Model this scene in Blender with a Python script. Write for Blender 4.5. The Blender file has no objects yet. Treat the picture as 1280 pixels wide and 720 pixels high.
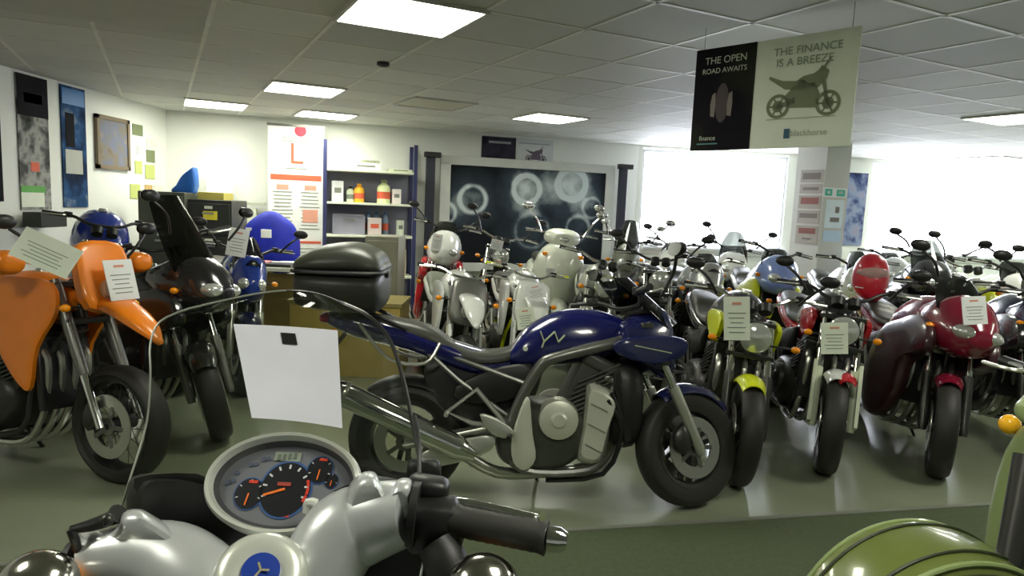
import bpy, math, random
from mathutils import Vector, Matrix, Euler
random.seed(7)
PI = math.pi
def V(*a): return Vector(a)
sc = bpy.context.scene
C = sc.collection
# ------------------------------------------------------------------ camera (1280x720, f in px)
F, PITCH, ROLL, CAMZ = 850.0, .122, .042, 1.5
cd = bpy.data.cameras.new('camera'); cam = bpy.data.objects.new('camera', cd); C.objects.link(cam)
cd.sensor_width = 36; cd.lens = F / 1280 * 36; cd.clip_start = .02; cd.clip_end = 100
fw = V(0, math.cos(PITCH), -math.sin(PITCH)); up = V(0, math.sin(PITCH), math.cos(PITCH)); rt = V(1, 0, 0)
cr = rt * math.cos(ROLL) + up * math.sin(ROLL); cu = -rt * math.sin(ROLL) + up * math.cos(ROLL)
M = Matrix((cr, cu, -fw)).transposed().to_4x4(); M.translation = V(0, 0, CAMZ)
cam.matrix_world = M; sc.camera = cam
def ray(px, py):
    a, b = px - 640, py - 360
    u = (a * math.cos(ROLL) + b * math.sin(ROLL)) / F; v = (-a * math.sin(ROLL) + b * math.cos(ROLL)) / F
    return V(u, math.cos(PITCH) - v * math.sin(PITCH), -math.sin(PITCH) - v * math.cos(PITCH))
def ony(px, py, Y):
    d = ray(px, py); return d * (Y / d.y) + V(0, 0, CAMZ)
def onz(px, py, z):
    d = ray(px, py); return d * ((z - CAMZ) / d.z) + V(0, 0, CAMZ)
def onplane(px, py, p0, n):
    d = ray(px, py); o = V(0, 0, CAMZ); return o + d * ((p0 - o).dot(n) / d.dot(n))

# ------------------------------------------------------------------ materials
MATS = {}
def mat(name, col, rough=.5, metal=0., coat=0., noise=.06, scale=6., emit=None, es=0., spec=.5, bump=0., trans=0.):
    if name in MATS: return MATS[name]
    m = bpy.data.materials.new(name); m.use_nodes = True; nt = m.node_tree; b = nt.nodes['Principled BSDF']
    b.inputs['Roughness'].default_value = rough; b.inputs['Metallic'].default_value = metal
    b.inputs['Coat Weight'].default_value = coat; b.inputs['Coat Roughness'].default_value = .06
    b.inputs['Specular IOR Level'].default_value = spec
    if trans: b.inputs['Transmission Weight'].default_value = trans
    tc = nt.nodes.new('ShaderNodeTexCoord'); nz = nt.nodes.new('ShaderNodeTexNoise')
    nz.inputs['Scale'].default_value = scale; nz.inputs['Detail'].default_value = 3
    nt.links.new(tc.outputs['Object'], nz.inputs['Vector'])
    mr = nt.nodes.new('ShaderNodeMapRange'); mr.inputs['To Min'].default_value = 1 - noise * 2; mr.inputs['To Max'].default_value = 1 + noise * 2
    nt.links.new(nz.outputs['Fac'], mr.inputs['Value'])
    mx = nt.nodes.new('ShaderNodeVectorMath'); mx.operation = 'SCALE'; mx.inputs[0].default_value = col[:3]
    nt.links.new(mr.outputs['Result'], mx.inputs['Scale']); nt.links.new(mx.outputs['Vector'], b.inputs['Base Color'])
    if bump:
        bp = nt.nodes.new('ShaderNodeBump'); bp.inputs['Strength'].default_value = bump; bp.inputs['Distance'].default_value = .01
        nt.links.new(nz.outputs['Fac'], bp.inputs['Height']); nt.links.new(bp.outputs['Normal'], b.inputs['Normal'])
    if emit:
        b.inputs['Emission Color'].default_value = (*emit, 1); b.inputs['Emission Strength'].default_value = es
    MATS[name] = m; return m
def glassy(name, tint, gloss=.12):
    if name in MATS: return MATS[name]
    m = bpy.data.materials.new(name); m.use_nodes = True; nt = m.node_tree; nt.nodes.clear()
    o = nt.nodes.new('ShaderNodeOutputMaterial'); t = nt.nodes.new('ShaderNodeBsdfTransparent'); t.inputs[0].default_value = (*tint, 1)
    g = nt.nodes.new('ShaderNodeBsdfGlossy'); g.inputs['Roughness'].default_value = .04
    lw = nt.nodes.new('ShaderNodeLayerWeight'); lw.inputs['Blend'].default_value = .25
    mr = nt.nodes.new('ShaderNodeMapRange'); mr.inputs['To Min'].default_value = gloss * .4; mr.inputs['To Max'].default_value = min(1, gloss * 4)
    nt.links.new(lw.outputs['Fresnel'], mr.inputs['Value'])
    mx = nt.nodes.new('ShaderNodeMixShader'); nt.links.new(mr.outputs['Result'], mx.inputs[0])
    nt.links.new(t.outputs[0], mx.inputs[1]); nt.links.new(g.outputs[0], mx.inputs[2]); nt.links.new(mx.outputs[0], o.inputs[0])
    MATS[name] = m; return m
BLACK = mat('black_plastic', (.012, .012, .012), .42)
SATIN = mat('satin_black', (.02, .02, .018), .3)
RUBBER = mat('tyre_rubber', (.02, .019, .016), .55, noise=.02)
SEAT = mat('seat_vinyl', (.05, .052, .042), .42)
CHROME = mat('chrome', (.82, .82, .8), .1, 1.)
ALLOY = mat('alloy', (.62, .63, .56), .33, .75)
CAST = mat('cast_alloy', (.72, .73, .62), .42, .45)
STEEL = mat('brushed_steel', (.55, .55, .5), .28, .9)
DKMET = mat('dark_metal', (.07, .07, .065), .35, .7)
GREYM = mat('grey_metal', (.2, .2, .185), .35, .7)
ORANGE = mat('orange_plastic', (.95, .26, .008), .35, coat=.3)
AMBER = mat('amber_lens', (1., .33, .0), .2, coat=.6)
REDL = mat('red_lens', (.45, .01, .02), .2, coat=.6)
LENS = mat('lamp_lens', (.75, .78, .74), .12, .6)
WHITEP = mat('white_paint', (.8, .82, .74), .3, coat=.5)
PAPER = mat('paper_white', (.84, .86, .86), .7)
PAPERG = mat('paper_cream', (.8, .86, .72), .7)
INK = mat('ink_grey', (.22, .24, .2), .7)
INKR = mat('ink_red', (.75, .13, .06), .6)
BLUE = mat('deep_blue_paint', (.005, .007, .10), .2, coat=.9)
SCRN = glassy('tinted_screen', (.25, .26, .24), .12)
CLEAR = glassy('clear_screen', (.78, .80, .76), .07)

# ------------------------------------------------------------------ mesh builder
def cr1(p0, p1, p2, p3, t):
    return .5 * ((2 * p1) + (-p0 + p2) * t + (2 * p0 - 5 * p1 + 4 * p2 - p3) * t * t + (-p0 + 3 * p1 - 3 * p2 + p3) * t ** 3)
def smooth(pts, n=5, closed=False):
    """Catmull-Rom resample of tuples of any length"""
    P = [tuple(p) for p in pts]; L = len(P); out = []
    segs = L if closed else L - 1
    for i in range(segs):
        g = lambda k: P[(k) % L] if closed else P[max(0, min(L - 1, k))]
        a, b, c, d = g(i - 1), g(i), g(i + 1), g(i + 2)
        for j in range(n):
            t = j / n; out.append(tuple(cr1(a[k], b[k], c[k], d[k], t) for k in range(len(b))))
    if not closed: out.append(P[-1])
    return out
class MB:
    def __init__(s): s.v = []; s.f = []
    def add(s, vs, fs):
        o = len(s.v); s.v += [Vector(v) for v in vs]; s.f += [tuple(i + o for i in f) for f in fs]; return s
    def box(s, c, d, R=None):
        c = Vector(c); vs = []
        for x in (-.5, .5):
            for y in (-.5, .5):
                for z in (-.5, .5):
                    q = V(x * d[0], y * d[1], z * d[2])
                    if R: q = R @ q
                    vs.append(c + q)
        return s.add(vs, [(0, 1, 3, 2), (4, 6, 7, 5), (0, 4, 5, 1), (2, 3, 7, 6), (0, 2, 6, 4), (1, 5, 7, 3)])
    def beam(s, a, b, w, h, upv=V(0, 0, 1)):
        a, b = Vector(a), Vector(b); d = (b - a); L = d.length; d.normalize(); sd = d.cross(upv)
        if sd.length < 1e-4: sd = d.cross(V(0, 1, 0))
        sd.normalize(); u = sd.cross(d)
        return s.box((a + b) / 2, (L, w, h), Matrix((d, sd, u)).transposed())
    def rings(s, R, cap=True, closed=False):
        n = len(R[0]); vs = [v for r in R for v in r]; fs = []
        m = len(R)
        for i in range(m if closed else m - 1):
            for j in range(n):
                a = i * n + j; b = i * n + (j + 1) % n; i2 = (i + 1) % m
                fs.append((a, b, i2 * n + (j + 1) % n, i2 * n + j))
        if cap and not closed: fs += [tuple(range(n))[::-1], tuple((m - 1) * n + k for k in range(n))]
        return s.add(vs, fs)
    def tube(s, path, r, n=8, sm=0, flat=1., cap=True):
        rr = list(r) if isinstance(r, (list, tuple)) else [r] * len(path)
        P = [(*p, q) for p, q in zip(path, rr)]
        if sm: P = smooth(P, sm)
        pts = [V(*p[:3]) for p in P]; R = []; N = None
        for i, p in enumerate(pts):
            t = (pts[min(i + 1, len(pts) - 1)] - pts[max(i - 1, 0)]).normalized()
            if N is None:
                N = t.cross(V(0, 0, 1)) if abs(t.z) < .95 else t.cross(V(0, 1, 0))
            N = (N - t * N.dot(t)).normalized(); B = t.cross(N); q = max(P[i][3], 1e-4)
            R.append([p + (N * math.cos(a) + B * math.sin(a) * flat) * q for a in [2 * PI * k / n for k in range(n)]])
        return s.rings(R, cap)
    def lathe(s, prof, o, ax, n=24, cap=True, closed=False, sx=1.):
        o = Vector(o); ax = Vector(ax).normalized(); u = ax.cross(V(0, 0, 1)) if abs(ax.z) < .9 else ax.cross(V(0, 1, 0)); u.normalize(); w = ax.cross(u)
        R = [[o + ax * h + (u * math.cos(2 * PI * k / n) * sx + w * math.sin(2 * PI * k / n)) * max(q, 1e-4) for k in range(n)] for q, h in prof]
        return s.rings(R, cap, closed)
    def sphere(s, c, r, n=16, m=10):
        c = Vector(c); rx, ry, rz = r if isinstance(r, (tuple, list)) else (r, r, r)
        R = [[c + V(rx * math.sin(a) * math.cos(b), ry * math.sin(a) * math.sin(b), rz * math.cos(a)) for b in [2 * PI * k / n for k in range(n)]] for a in [PI * (i + .03) / (m + .06) for i in range(m + 1)]]
        return s.rings(R)
    def body(s, st, n=20, sm=5, y0=0.):
        """stations (x, zbottom, ztop, halfwidth, exponent, top-narrowing) -> closed lofted body along x"""
        S = smooth([tuple(q) + (0,) * (6 - len(q)) for q in st], sm); R = []
        for x, zb, zt, w, e, k in S:
            c = (zb + zt) / 2; hh = max((zt - zb) / 2, .001); w = max(w, .001); e = max(e, 1.) ; ring = []
            for j in range(n):
                a = 2 * PI * j / n; ca, sa = math.cos(a), math.sin(a)
                y = math.copysign(abs(ca) ** (2 / e), ca) * w; z = math.copysign(abs(sa) ** (2 / e), sa)
                y *= 1 - k * (z + 1) / 2
                ring.append(V(x, y0 + y, c + z * hh))
            R.append(ring)
        def shr(r, dx, f):
            c = sum(r, V(0, 0, 0)) / len(r); return [c + (q - c) * f + V(dx, 0, 0) for q in r]
        d = .012 if S[-1][0] > S[0][0] else -.012
        R = [shr(R[0], -d, .55), shr(R[0], -d * .6, .85)] + R + [shr(R[-1], d * .6, .85), shr(R[-1], d, .55)]
        return s.rings(R)
    def puffy(s, outl, w, y0=0., sm=4, lv=((1., .62), (.93, .88), (.8, 1.)), cap=True):
        O = smooth(outl, sm, True) if sm else [tuple(o) for o in outl]
        cx = sum(o[0] for o in O) / len(O); cz = sum(o[1] for o in O) / len(O); R = []
        seq = [(f, -h) for f, h in reversed(lv)] + [(f, h) for f, h in lv]
        for f, h in seq: R.append([V(cx + (x - cx) * f, y0 + h * w, cz + (z - cz) * f) for x, z in O])
        return s.rings(R, cap)
    def arc(s, cx, cz, r, a0, a1, w, t=.006, n=14, crown=.35, taper=.75, y0=0.):
        """mudguard swept round (cx,cz) from angle a0 to a1 (degrees)"""
        R = []; m = 8
        for i in range(n + 1):
            q = i / n; a = math.radians(a0 + (a1 - a0) * q); k = 1 - (1 - taper) * abs(2 * q - 1) ** 2.5
            outer = [(w * k * math.sin(b), r - w * crown * (1 - math.cos(b)) * 1.6) for b in [(-1 + 2 * j / m) * 1.35 for j in range(m + 1)]]
            inner = [(y * .95, z - t) for y, z in reversed(outer)]
            R.append([V(cx + z * math.cos(a), y0 + y, cz + z * math.sin(a)) for y, z in outer + inner])
        return s.rings(R)
    def mirror(s):
        o = len(s.v); s.v += [V(v.x, -v.y, v.z) for v in s.v]; s.f += [tuple(i + o for i in reversed(f)) for f in s.f]; return s
    def obj(s, name, m, parent=None, X=None, bev=0, flat=False):
        me = bpy.data.meshes.new(name)
        vs = [X @ v for v in s.v] if X is not None else s.v
        me.from_pydata([tuple(v) for v in vs], [], s.f); me.update()
        me.materials.append(m)
        if not flat:
            me.polygons.foreach_set('use_smooth', [True] * len(me.polygons)); me.set_sharp_from_angle(angle=math.radians(38))
        o = bpy.data.objects.new(name, me); C.objects.link(o)
        if parent is not None: o.parent = parent
        if bev:
            md = o.modifiers.new('bevel', 'BEVEL'); md.width = bev; md.segments = 2; md.limit_method = 'ANGLE'
        return o
def recalc():
    import bmesh
    for me in bpy.data.meshes:
        b = bmesh.new(); b.from_mesh(me); bmesh.ops.recalc_face_normals(b, faces=b.faces); b.to_mesh(me); b.free()
def thing(name, label, cat, loc=(0, 0, 0), rot=(0, 0, 0), group=None):
    o = bpy.data.objects.new(name, None); C.objects.link(o); o.empty_display_size = .1
    o.location = loc; o.rotation_euler = rot; o['label'] = label; o['category'] = cat
    if group: o['group'] = group
    return o
def tag(o, label, cat, group=None):
    o['label'] = label; o['category'] = cat
    if group: o['group'] = group
    return o
def struct(o, label=None):
    o['kind'] = 'structure'
    if label: o['label'] = label
    return o
def text(name, body, size, m, parent, X, align='CENTER', ext=.0004):
    cu_ = bpy.data.curves.new(name, 'FONT'); cu_.body = body; cu_.size = size; cu_.align_x = align; cu_.align_y = 'CENTER'; cu_.extrude = ext
    t_ = bpy.data.objects.new(name, cu_); C.objects.link(t_); me = bpy.data.meshes.new_from_object(t_); bpy.data.objects.remove(t_); me.name = name
    me.transform(X); me.materials.clear(); me.materials.append(m); o = bpy.data.objects.new(name, me); C.objects.link(o); o.parent = parent; return o
def frameM(o, xdir, zdir):
    """matrix: local x -> xdir, local y -> up in plane, local z -> normal"""
    x = Vector(xdir).normalized(); z = Vector(zdir).normalized(); z = (z - x * z.dot(x)).normalized(); y = z.cross(x)
    m = Matrix((x, y, z)).transposed().to_4x4(); m.translation = o; return m

# ------------------------------------------------------------------ the room
CH = 2.455; TH = .4778
AX = -4.25; BK = (V(-4.25, 8.35, 0), V(1.8, 10.25, 0)); WN = (V(1.8, 10.25, 0), V(9.5, 11.6, 0)); RX = 9.5; RY = -4.0
def basis(seg):
    e = (seg[1] - seg[0]).normalized(); return seg[0], e, V(e.y, -e.x, 0)      # origin, along, into the room
def W(seg, s, z, d=0.):
    o, e, n = basis(seg); return o + e * s + n * d + V(0, 0, z)
LW = (V(-4.25, RY, 0), V(-4.25, 8.35, 0))
def wallbox(mb, seg, s0, s1, z0, z1, d0=-.15, d1=0.):
    o, e, n = basis(seg); c = W(seg, (s0 + s1) / 2, (z0 + z1) / 2, (d0 + d1) / 2)
    return mb.box(c, (s1 - s0, abs(d1 - d0), z1 - z0), Matrix((e, n, V(0, 0, 1))).transposed())
M_WALL = mat('wall_paint', (.87, .89, .84), .8, noise=.02, scale=2)
M_WALLW = mat('wall_paint_window_side', (.82, .84, .76), .8, noise=.03, scale=2)
def floor_mat(name, col, rough):
    m = mat(name, col, rough, noise=.12, scale=1.6, spec=.9, bump=.015)
    return m
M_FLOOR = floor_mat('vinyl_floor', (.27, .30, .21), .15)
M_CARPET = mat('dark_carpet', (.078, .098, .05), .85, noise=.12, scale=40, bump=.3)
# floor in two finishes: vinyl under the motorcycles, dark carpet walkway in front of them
e0, e1 = onz(560, 672, 0), onz(1280, 628, 0); sl = (e1.y - e0.y) / (e1.x - e0.x)
yl = lambda x: e0.y + (x - e0.x) * sl
struct(MB().add([(AX - .2, yl(AX - .2), 0), (RX + .2, yl(RX + .2), 0), (RX + .2, 12, 0), (AX - .2, 12, 0), (AX - .2, yl(AX - .2), -.1), (RX + .2, yl(RX + .2), -.1), (RX + .2, 12, -.1), (AX - .2, 12, -.1)],
    [(0, 1, 2, 3), (7, 6, 5, 4), (0, 4, 5, 1), (1, 5, 6, 2), (2, 6, 7, 3), (3, 7, 4, 0)]).obj('floor', M_FLOOR, flat=True))
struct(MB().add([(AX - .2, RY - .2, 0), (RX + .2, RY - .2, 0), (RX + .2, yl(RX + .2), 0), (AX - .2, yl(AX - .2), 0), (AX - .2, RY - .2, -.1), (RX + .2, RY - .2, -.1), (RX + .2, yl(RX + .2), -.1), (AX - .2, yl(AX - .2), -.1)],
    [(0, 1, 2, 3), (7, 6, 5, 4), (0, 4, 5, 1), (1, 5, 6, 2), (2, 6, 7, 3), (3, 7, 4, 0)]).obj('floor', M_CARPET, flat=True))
mb = MB(); mb.beam((AX, yl(AX), .002), (RX, yl(RX), .002), .03, .006)
struct(mb.obj('trim_1', mat('threshold_strip', (.2, .21, .17), .5)))
# walls
struct(wallbox(MB(), LW, 0, 12.35, 0, CH + .1).obj('wall_left', M_WALL, flat=True))
struct(wallbox(MB(), BK, 0, 6.34, 0, CH + .1).obj('wall_back', M_WALL, flat=True))
WL = (WN[1] - WN[0]).length
wins = [(.06, 2.42, .97, 2.40), (3.86, WL - .3, .97, 2.42)]
mb = MB(); wallbox(mb, WN, 0, WL, 0, .97); wallbox(mb, WN, 0, WL, 2.42, CH + .1)
for a, b in ((0, .06), (2.42, 3.86), (WL - .3, WL)): wallbox(mb, WN, a, b, .97, 2.42)
struct(mb.obj('wall_window_side', M_WALLW, flat=True))
struct(MB().box((RX + .08, (RY + 11.6) / 2, CH / 2), (.15, 11.6 - RY + .2, CH + .1)).obj('wall_right', M_WALL, flat=True))
struct(MB().box(((AX + RX) / 2, RY - .08, CH / 2), (RX - AX + .4, .15, CH + .1)).obj('wall_front', M_WALL, flat=True))
M_PANE = mat('bright_window_blind', (.9, .92, .95), .6, emit=(.86, .90, 1.), es=7.5)
M_FRAME = mat('window_frame_white', (.8, .82, .85), .5)
for i, (a, b, z0, z1) in enumerate(wins):
    w = wallbox(MB(), WN, a, b, z0, z1, -.09, -.07).obj('window_%d' % (i + 1), M_PANE, flat=True); struct(w)
    mb = MB()
    for s0, s1, q0, q1 in ((a, b, z0, z0 + .04), (a, b, z1 - .04, z1), (a, a + .04, z0, z1), (b - .04, b, z0, z1)):
        wallbox(mb, WN, s0, s1, q0, q1, -.06, -.02)
    mb.obj('window_frame', M_FRAME, w)
    wallbox(MB(), WN, a - .05, b + .05, z0 - .03, z0, -.05, .12).obj('window_sill', M_FRAME, w)
mb = MB(); wallbox(mb, WN, .0, WL, .84, .86, 0, .015); struct(mb.obj('trim_2', mat('dado_strip', (.55, .55, .48), .5)))
# ceiling: slab with a tile grid that runs along the building's own axes
m = bpy.data.materials.new('ceiling_tiles'); m.use_nodes = True; nt = m.node_tree; b = nt.nodes['Principled BSDF']; b.inputs['Roughness'].default_value = .7
tc = nt.nodes.new('ShaderNodeTexCoord'); sp = nt.nodes.new('ShaderNodeVectorMath'); sp.operation = 'SCALE'; sp.inputs['Scale'].default_value = 1 / .6
fl = nt.nodes.new('ShaderNodeVectorMath'); fl.operation = 'FLOOR'; wn = nt.nodes.new('ShaderNodeTexWhiteNoise'); wn.noise_dimensions = '2D'
nz = nt.nodes.new('ShaderNodeTexNoise'); nz.inputs['Scale'].default_value = 5
cr_ = nt.nodes.new('ShaderNodeMapRange'); cr_.inputs['To Min'].default_value = .88; cr_.inputs['To Max'].default_value = 1.08
ml = nt.nodes.new('ShaderNodeVectorMath'); ml.operation = 'SCALE'; ml.inputs[0].default_value = (.66, .66, .62)
L = nt.links; L.new(tc.outputs['Object'], sp.inputs[0]); L.new(sp.outputs[0], fl.inputs[0]); L.new(fl.outputs[0], wn.inputs['Vector']); L.new(wn.outputs['Value'], cr_.inputs['Value'])
L.new(cr_.outputs[0], ml.inputs['Scale']); L.new(ml.outputs[0], b.inputs['Base Color'])
GX, GY = -2.0656, 3.2436
c = MB().box((0, 0, .06), (44, 44, .12)).obj('ceiling', m, flat=True); c.location = (GX, GY, CH); c.rotation_euler = (0, 0, TH); struct(c)
Rg = Matrix.Rotation(TH, 3, 'Z')
def grid(i, j, z=CH): return V(GX, GY, 0) + Rg @ V(i * .6, j * .6, 0) + V(0, 0, z)
mb = MB()
def inside(p): return AX < p.x < RX and RY < p.y < 11.4 and (p - BK[0]).dot(basis(BK)[2]) > 0 and (p - WN[0]).dot(basis(WN)[2]) > 0
for i in range(-22, 24):
    for ax in (0, 1):
        ps = [grid(i, k * .5) if ax else grid(k * .5, i) for k in range(-50, 52)]
        ins = [p for p in ps if inside(V(p.x, p.y, 0))]
        if len(ins) > 1: mb.beam(ins[0] - V(0, 0, .0), ins[-1] - V(0, 0, .0), .024, .005)
struct(mb.obj('trim_3', mat('ceiling_grid_bars', (.8, .79, .72), .5), flat=True))
# dropped ceiling tile section at upper left
k = onz(252, 46, CH - .05); mb = MB(); mb.box(Rg @ V(-1.2, -1.2, 0) + V(k.x, k.y, CH - .025), (2.4, 2.4, .05), Rg)
struct(mb.obj('ceiling', mat('ceiling_drop_panel', (.56, .56, .53), .7), flat=True))
# recessed ceiling lights
M_DIFF = mat('light_diffuser', (.95, .95, .9), .5, emit=(1., 1., .85), es=15.)
M_DIFF2 = mat('light_diffuser_off', (.62, .6, .48), .5)
LB = [('large bright square ceiling light at the top of the view, nearest of all', 2.5, -.5, 1), ('bright ceiling light between the nearest one and the pair by the back wall', 2.5, 4.4, 1),
      ('bright ceiling light just in front of the white learner banner', 3.45, 7.4, 1), ('bright ceiling light nearest the left wall with the posters', 1.48, 7.4, 1), ('diamond looking ceiling light left of the hanging sign', 6.85, 4.55, 1),
      ('lit ceiling panel right of the hanging sign, the nearer of two', 11.9, -.6, 1), ('lit ceiling panel close to the window wall on the far right', 18.4, 3.2, 1), ('unlit yellowish ceiling light panel', 4.6, 4.4, 0)]
for lb, i, j, on in LB + [(None, 2.5, -5.5, 1), (None, 7.5, -4.5, 1), (None, -1.5, -3.5, 1), (None, 12.5, -6.5, 1)]:
    g = grid(i, j, CH)
    t = thing('ceiling_light', lb or 'lit ceiling panel behind the camera', 'ceiling light', g, (0, 0, TH), 'ceiling lights')
    mb = MB()
    for a, b_, w, h in ((0, .31, .64, .02), (0, -.31, .64, .02), (.31, 0, .02, .6), (-.31, 0, .02, .6)): mb.box((a, b_, -.008), (w, h, .02))
    mb.obj('frame', mat('light_frame', (.7, .7, .66), .5), t, flat=True)
    MB().box((0, 0, -.006), (.6, .6, .008)).obj('diffuser', M_DIFF if on else M_DIFF2, t, flat=True)
g = onz(479, 78, CH); tag(MB().lathe([(.045, 0), (.045, -.02), (.03, -.03), (.001, -.032)], (g.x, g.y, CH), (0, 0, 1), 16).obj('smoke_detector', BLACK), 'small dark round ceiling fitting left of the largest light', 'ceiling fitting')
# ------------------------------------------------------------------ things on the walls
def panelobj(name, seg, s0, s1, z0, z1, m, t=.012, parent=None, d=0.002):
    return wallbox(MB(), seg, s0, s1, z0, z1, d, d + t).obj(name, m, parent, flat=True)
def blotch(name, cols, scale=4, det=4, seed=0., stops=None, rough=.85):
    """printed picture: noise mapped over a list of colours"""
    m = bpy.data.materials.new(name); m.use_nodes = True; nt = m.node_tree; b = nt.nodes['Principled BSDF']; b.inputs['Roughness'].default_value = rough; b.inputs['Specular IOR Level'].default_value = .15
    tc = nt.nodes.new('ShaderNodeTexCoord'); nz = nt.nodes.new('ShaderNodeTexNoise'); nz.noise_dimensions = '4D'; nz.inputs['W'].default_value = seed
    nz.inputs['Scale'].default_value = scale; nz.inputs['Detail'].default_value = det; nt.links.new(tc.outputs['Object'], nz.inputs['Vector'])
    r = nt.nodes.new('ShaderNodeValToRGB'); cr_ = r.color_ramp; n = len(cols)
    for i, cc in enumerate(cols):
        pos = .3 + .4 * i / (n - 1)
        el = cr_.elements[i] if i < 2 else cr_.elements.new(pos)
        el.position = pos; el.color = (*cc, 1)
    nt.links.new(nz.outputs['Fac'], r.inputs[0]); nt.links.new(r.outputs[0], b.inputs['Base Color']); return m
INKB = mat('print_black', (.012, .012, .016), .85, spec=.15)
def poster(label, seg, s0, s1, z0, z1, m, cat='poster', extra=None, group=None, name='poster'):
    o = panelobj(name, seg, s0, s1, z0, z1, m); tag(o, label, cat, group)
    for nm, a, b_, q0, q1, mm in (extra or []):
        panelobj(nm, seg, s0 + (s1 - s0) * a, s0 + (s1 - s0) * b_, z0 + (z1 - z0) * q0, z0 + (z1 - z0) * q1, mm, .003, o, .0145)
    return o
poster('tall black topped poster of a racing scene on the left wall', LW, 9.86, 10.24, 1.28, 2.43, blotch('race_print', [(.02, .03, .015), (.12, .12, .12), (.42, .42, .4), (.06, .08, .06)], 7, 5, 1.), extra=[
    ('printed_band', 0, 1, .70, 1, INKB), ('printed_heading', .2, .8, .80, .87, PAPERG), ('printed_track', .0, .75, .02, .13, PAPERG), ('printed_grass', 0, .8, .13, .18, mat('print_green', (.12, .4, .08), .6)), ('printed_rider', .35, .62, .29, .36, INKR)])
poster('tall blue poster of a rider beside the framed picture on the left wall', LW, 10.42, 10.78, 1.30, 2.43, blotch('rider_print', [(.008, .012, .03), (.012, .03, .08), (.03, .09, .22), (.3, .34, .36)], 4, 4, 3.), extra=[
    ('printed_sky', 0.05, .95, .85, .98, mat('print_blue', (.05, .2, .5), .5)), ('printed_bib', .1, .8, .28, .48, mat('print_grey', (.45, .47, .42), .6)), ('printed_figure', .15, .5, .5, .78, INKB)])
poster('narrow dark poster at the left edge of the view', LW, 9.1, 9.66, 1.35, 2.2, INKB)
fr = thing('picture_frame', 'bronze framed picture of grey and beige tones on the left wall', 'picture', W(LW, 11.22, 1.96))
fr.rotation_euler = (0, 0, PI / 2)
MB().box((0, -.015, 0), (.52, .02, .50)).obj('picture', blotch('framed_print', [(.16, .12, .08), (.25, .22, .17), (.2, .22, .3), (.32, .27, .2)], 5, 3, 5.), fr, flat=True)
mb = MB()
for a, z, w, h in ((0, .25, .58, .04), (0, -.25, .58, .04), (.27, 0, .04, .54), (-.27, 0, .04, .54)): mb.box((a, -.02, z), (w, .035, h))
mb.obj('frame', mat('bronze_frame', (.2, .15, .09), .4), fr, flat=True)
cm = mat('certificate_print', (.55, .62, .2), .7); cm2 = mat('certificate_green', (.2, .24, .12), .7)
cards = [(11.72, 2.15, .2, .12, cm2), (12.0, 2.02, .2, .1, PAPERG), (11.76, 1.93, .12, .1, PAPERG), (11.98, 1.88, .18, .14, cm2), (11.72, 1.74, .14, .14, cm), (11.96, 1.70, .2, .16, cm), (11.64, 1.47, .2, .16, cm), (11.92, 1.49, .16, .12, mat('certificate_orange', (.6, .4, .15), .7)), (12.14, 1.50, .2, .1, PAPERG)]
wh = ['topmost', 'pale upper right', 'small pale', 'dark green and brown', 'small yellow', 'larger yellow', 'lowest yellow and green', 'small orange', 'white lowest']
for (s, z, w, h, mm), q in zip(cards, wh):
    tag(panelobj('card', LW, s - w / 2, s + w / 2, z - h / 2, z + h / 2, mm, .006), q + ' card in the cluster pinned right of the framed picture', 'card', 'cards pinned by the framed picture')
tag(MB().box((-4.12, 5.98, 1.2), (.16, .34, .13)).obj('wall_heater', mat('dark_green_metal', (.03, .035, .03), .5), bev=.006), 'dark rectangular box on the left wall under the racing poster', 'wall box')
# back wall posters
poster('small dark poster with white heading above the big gauge picture', BK, 3.93, 4.42, 2.1, 2.42, blotch('dark_print', [(.015, .015, .03), (.05, .045, .07), (.03, .03, .05)], 4, 3, 2.), extra=[('printed_heading', .2, .85, .72, .82, mat('print_pale', (.35, .35, .4), .6))])
p = poster('small white poster with a motorcycle above the big gauge picture', BK, 4.44, 4.98, 2.08, 2.42, mat('poster_white', (.72, .75, .78), .6), extra=[('printed_heading', .05, .9, .8, .84, mat('print_lilac', (.4, .4, .5), .6))])
def moto_print(o, X, s, m, name='printed_motorcycle'):
    """flat silhouette of a sports motorcycle, about s wide, in the xy plane of X"""
    mb = MB()
    for cx in (-.34, .36):
        ps = []; n = 28
        for k in range(n): a = 2 * PI * k / n; ps += [(cx + .17 * math.cos(a), .17 + .17 * math.sin(a), 0), (cx + .125 * math.cos(a), .17 + .125 * math.sin(a), 0)]
        mb.add(ps, [(2 * k, 2 * k + 1, (2 * k + 3) % (2 * n), (2 * k + 2) % (2 * n)) for k in range(n)])
        ps = [(cx + .08 * math.cos(2 * PI * k / 16), .17 + .08 * math.sin(2 * PI * k / 16), 0) for k in range(16)]; mb.add(ps, [tuple(range(16))])
        for k in range(6):
            a = k * PI / 3; d = V(math.cos(a), math.sin(a), 0); q = V(-d.y, d.x, 0) * .012; c_ = V(cx, .17, 0); mb.add([c_ + q, c_ - q, c_ + d * .14 - q, c_ + d * .14 + q], [(0, 1, 2, 3)])
    for poly in ([(-.2, .14), (.2, .12), (.24, .3), (.16, .46), (-.12, .44), (-.26, .3)], [(-.26, .4), (.02, .36), (.06, .47), (-.02, .52), (-.1, .5), (-.3, .52), (-.5, .6), (-.5, .56), (-.38, .48)], [(.0, .4), (.2, .38), (.32, .5), (.34, .6), (.24, .68), (.2, .62), (.14, .58), (.0, .56), (-.1, .5)], [(.22, .6), (.26, .6), (.36, .76), (.34, .78)], [(.24, .5), (.3, .48), (.38, .16), (.34, .16)], [(-.34, .14), (-.1, .2), (-.1, .28), (-.34, .2)]):
        mb.add([(x, y, 0) for x, y in poly], [tuple(range(len(poly)))])
    S = X @ Matrix.Scale(s, 4); return mb.obj(name, m, o, S, flat=True)
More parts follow.
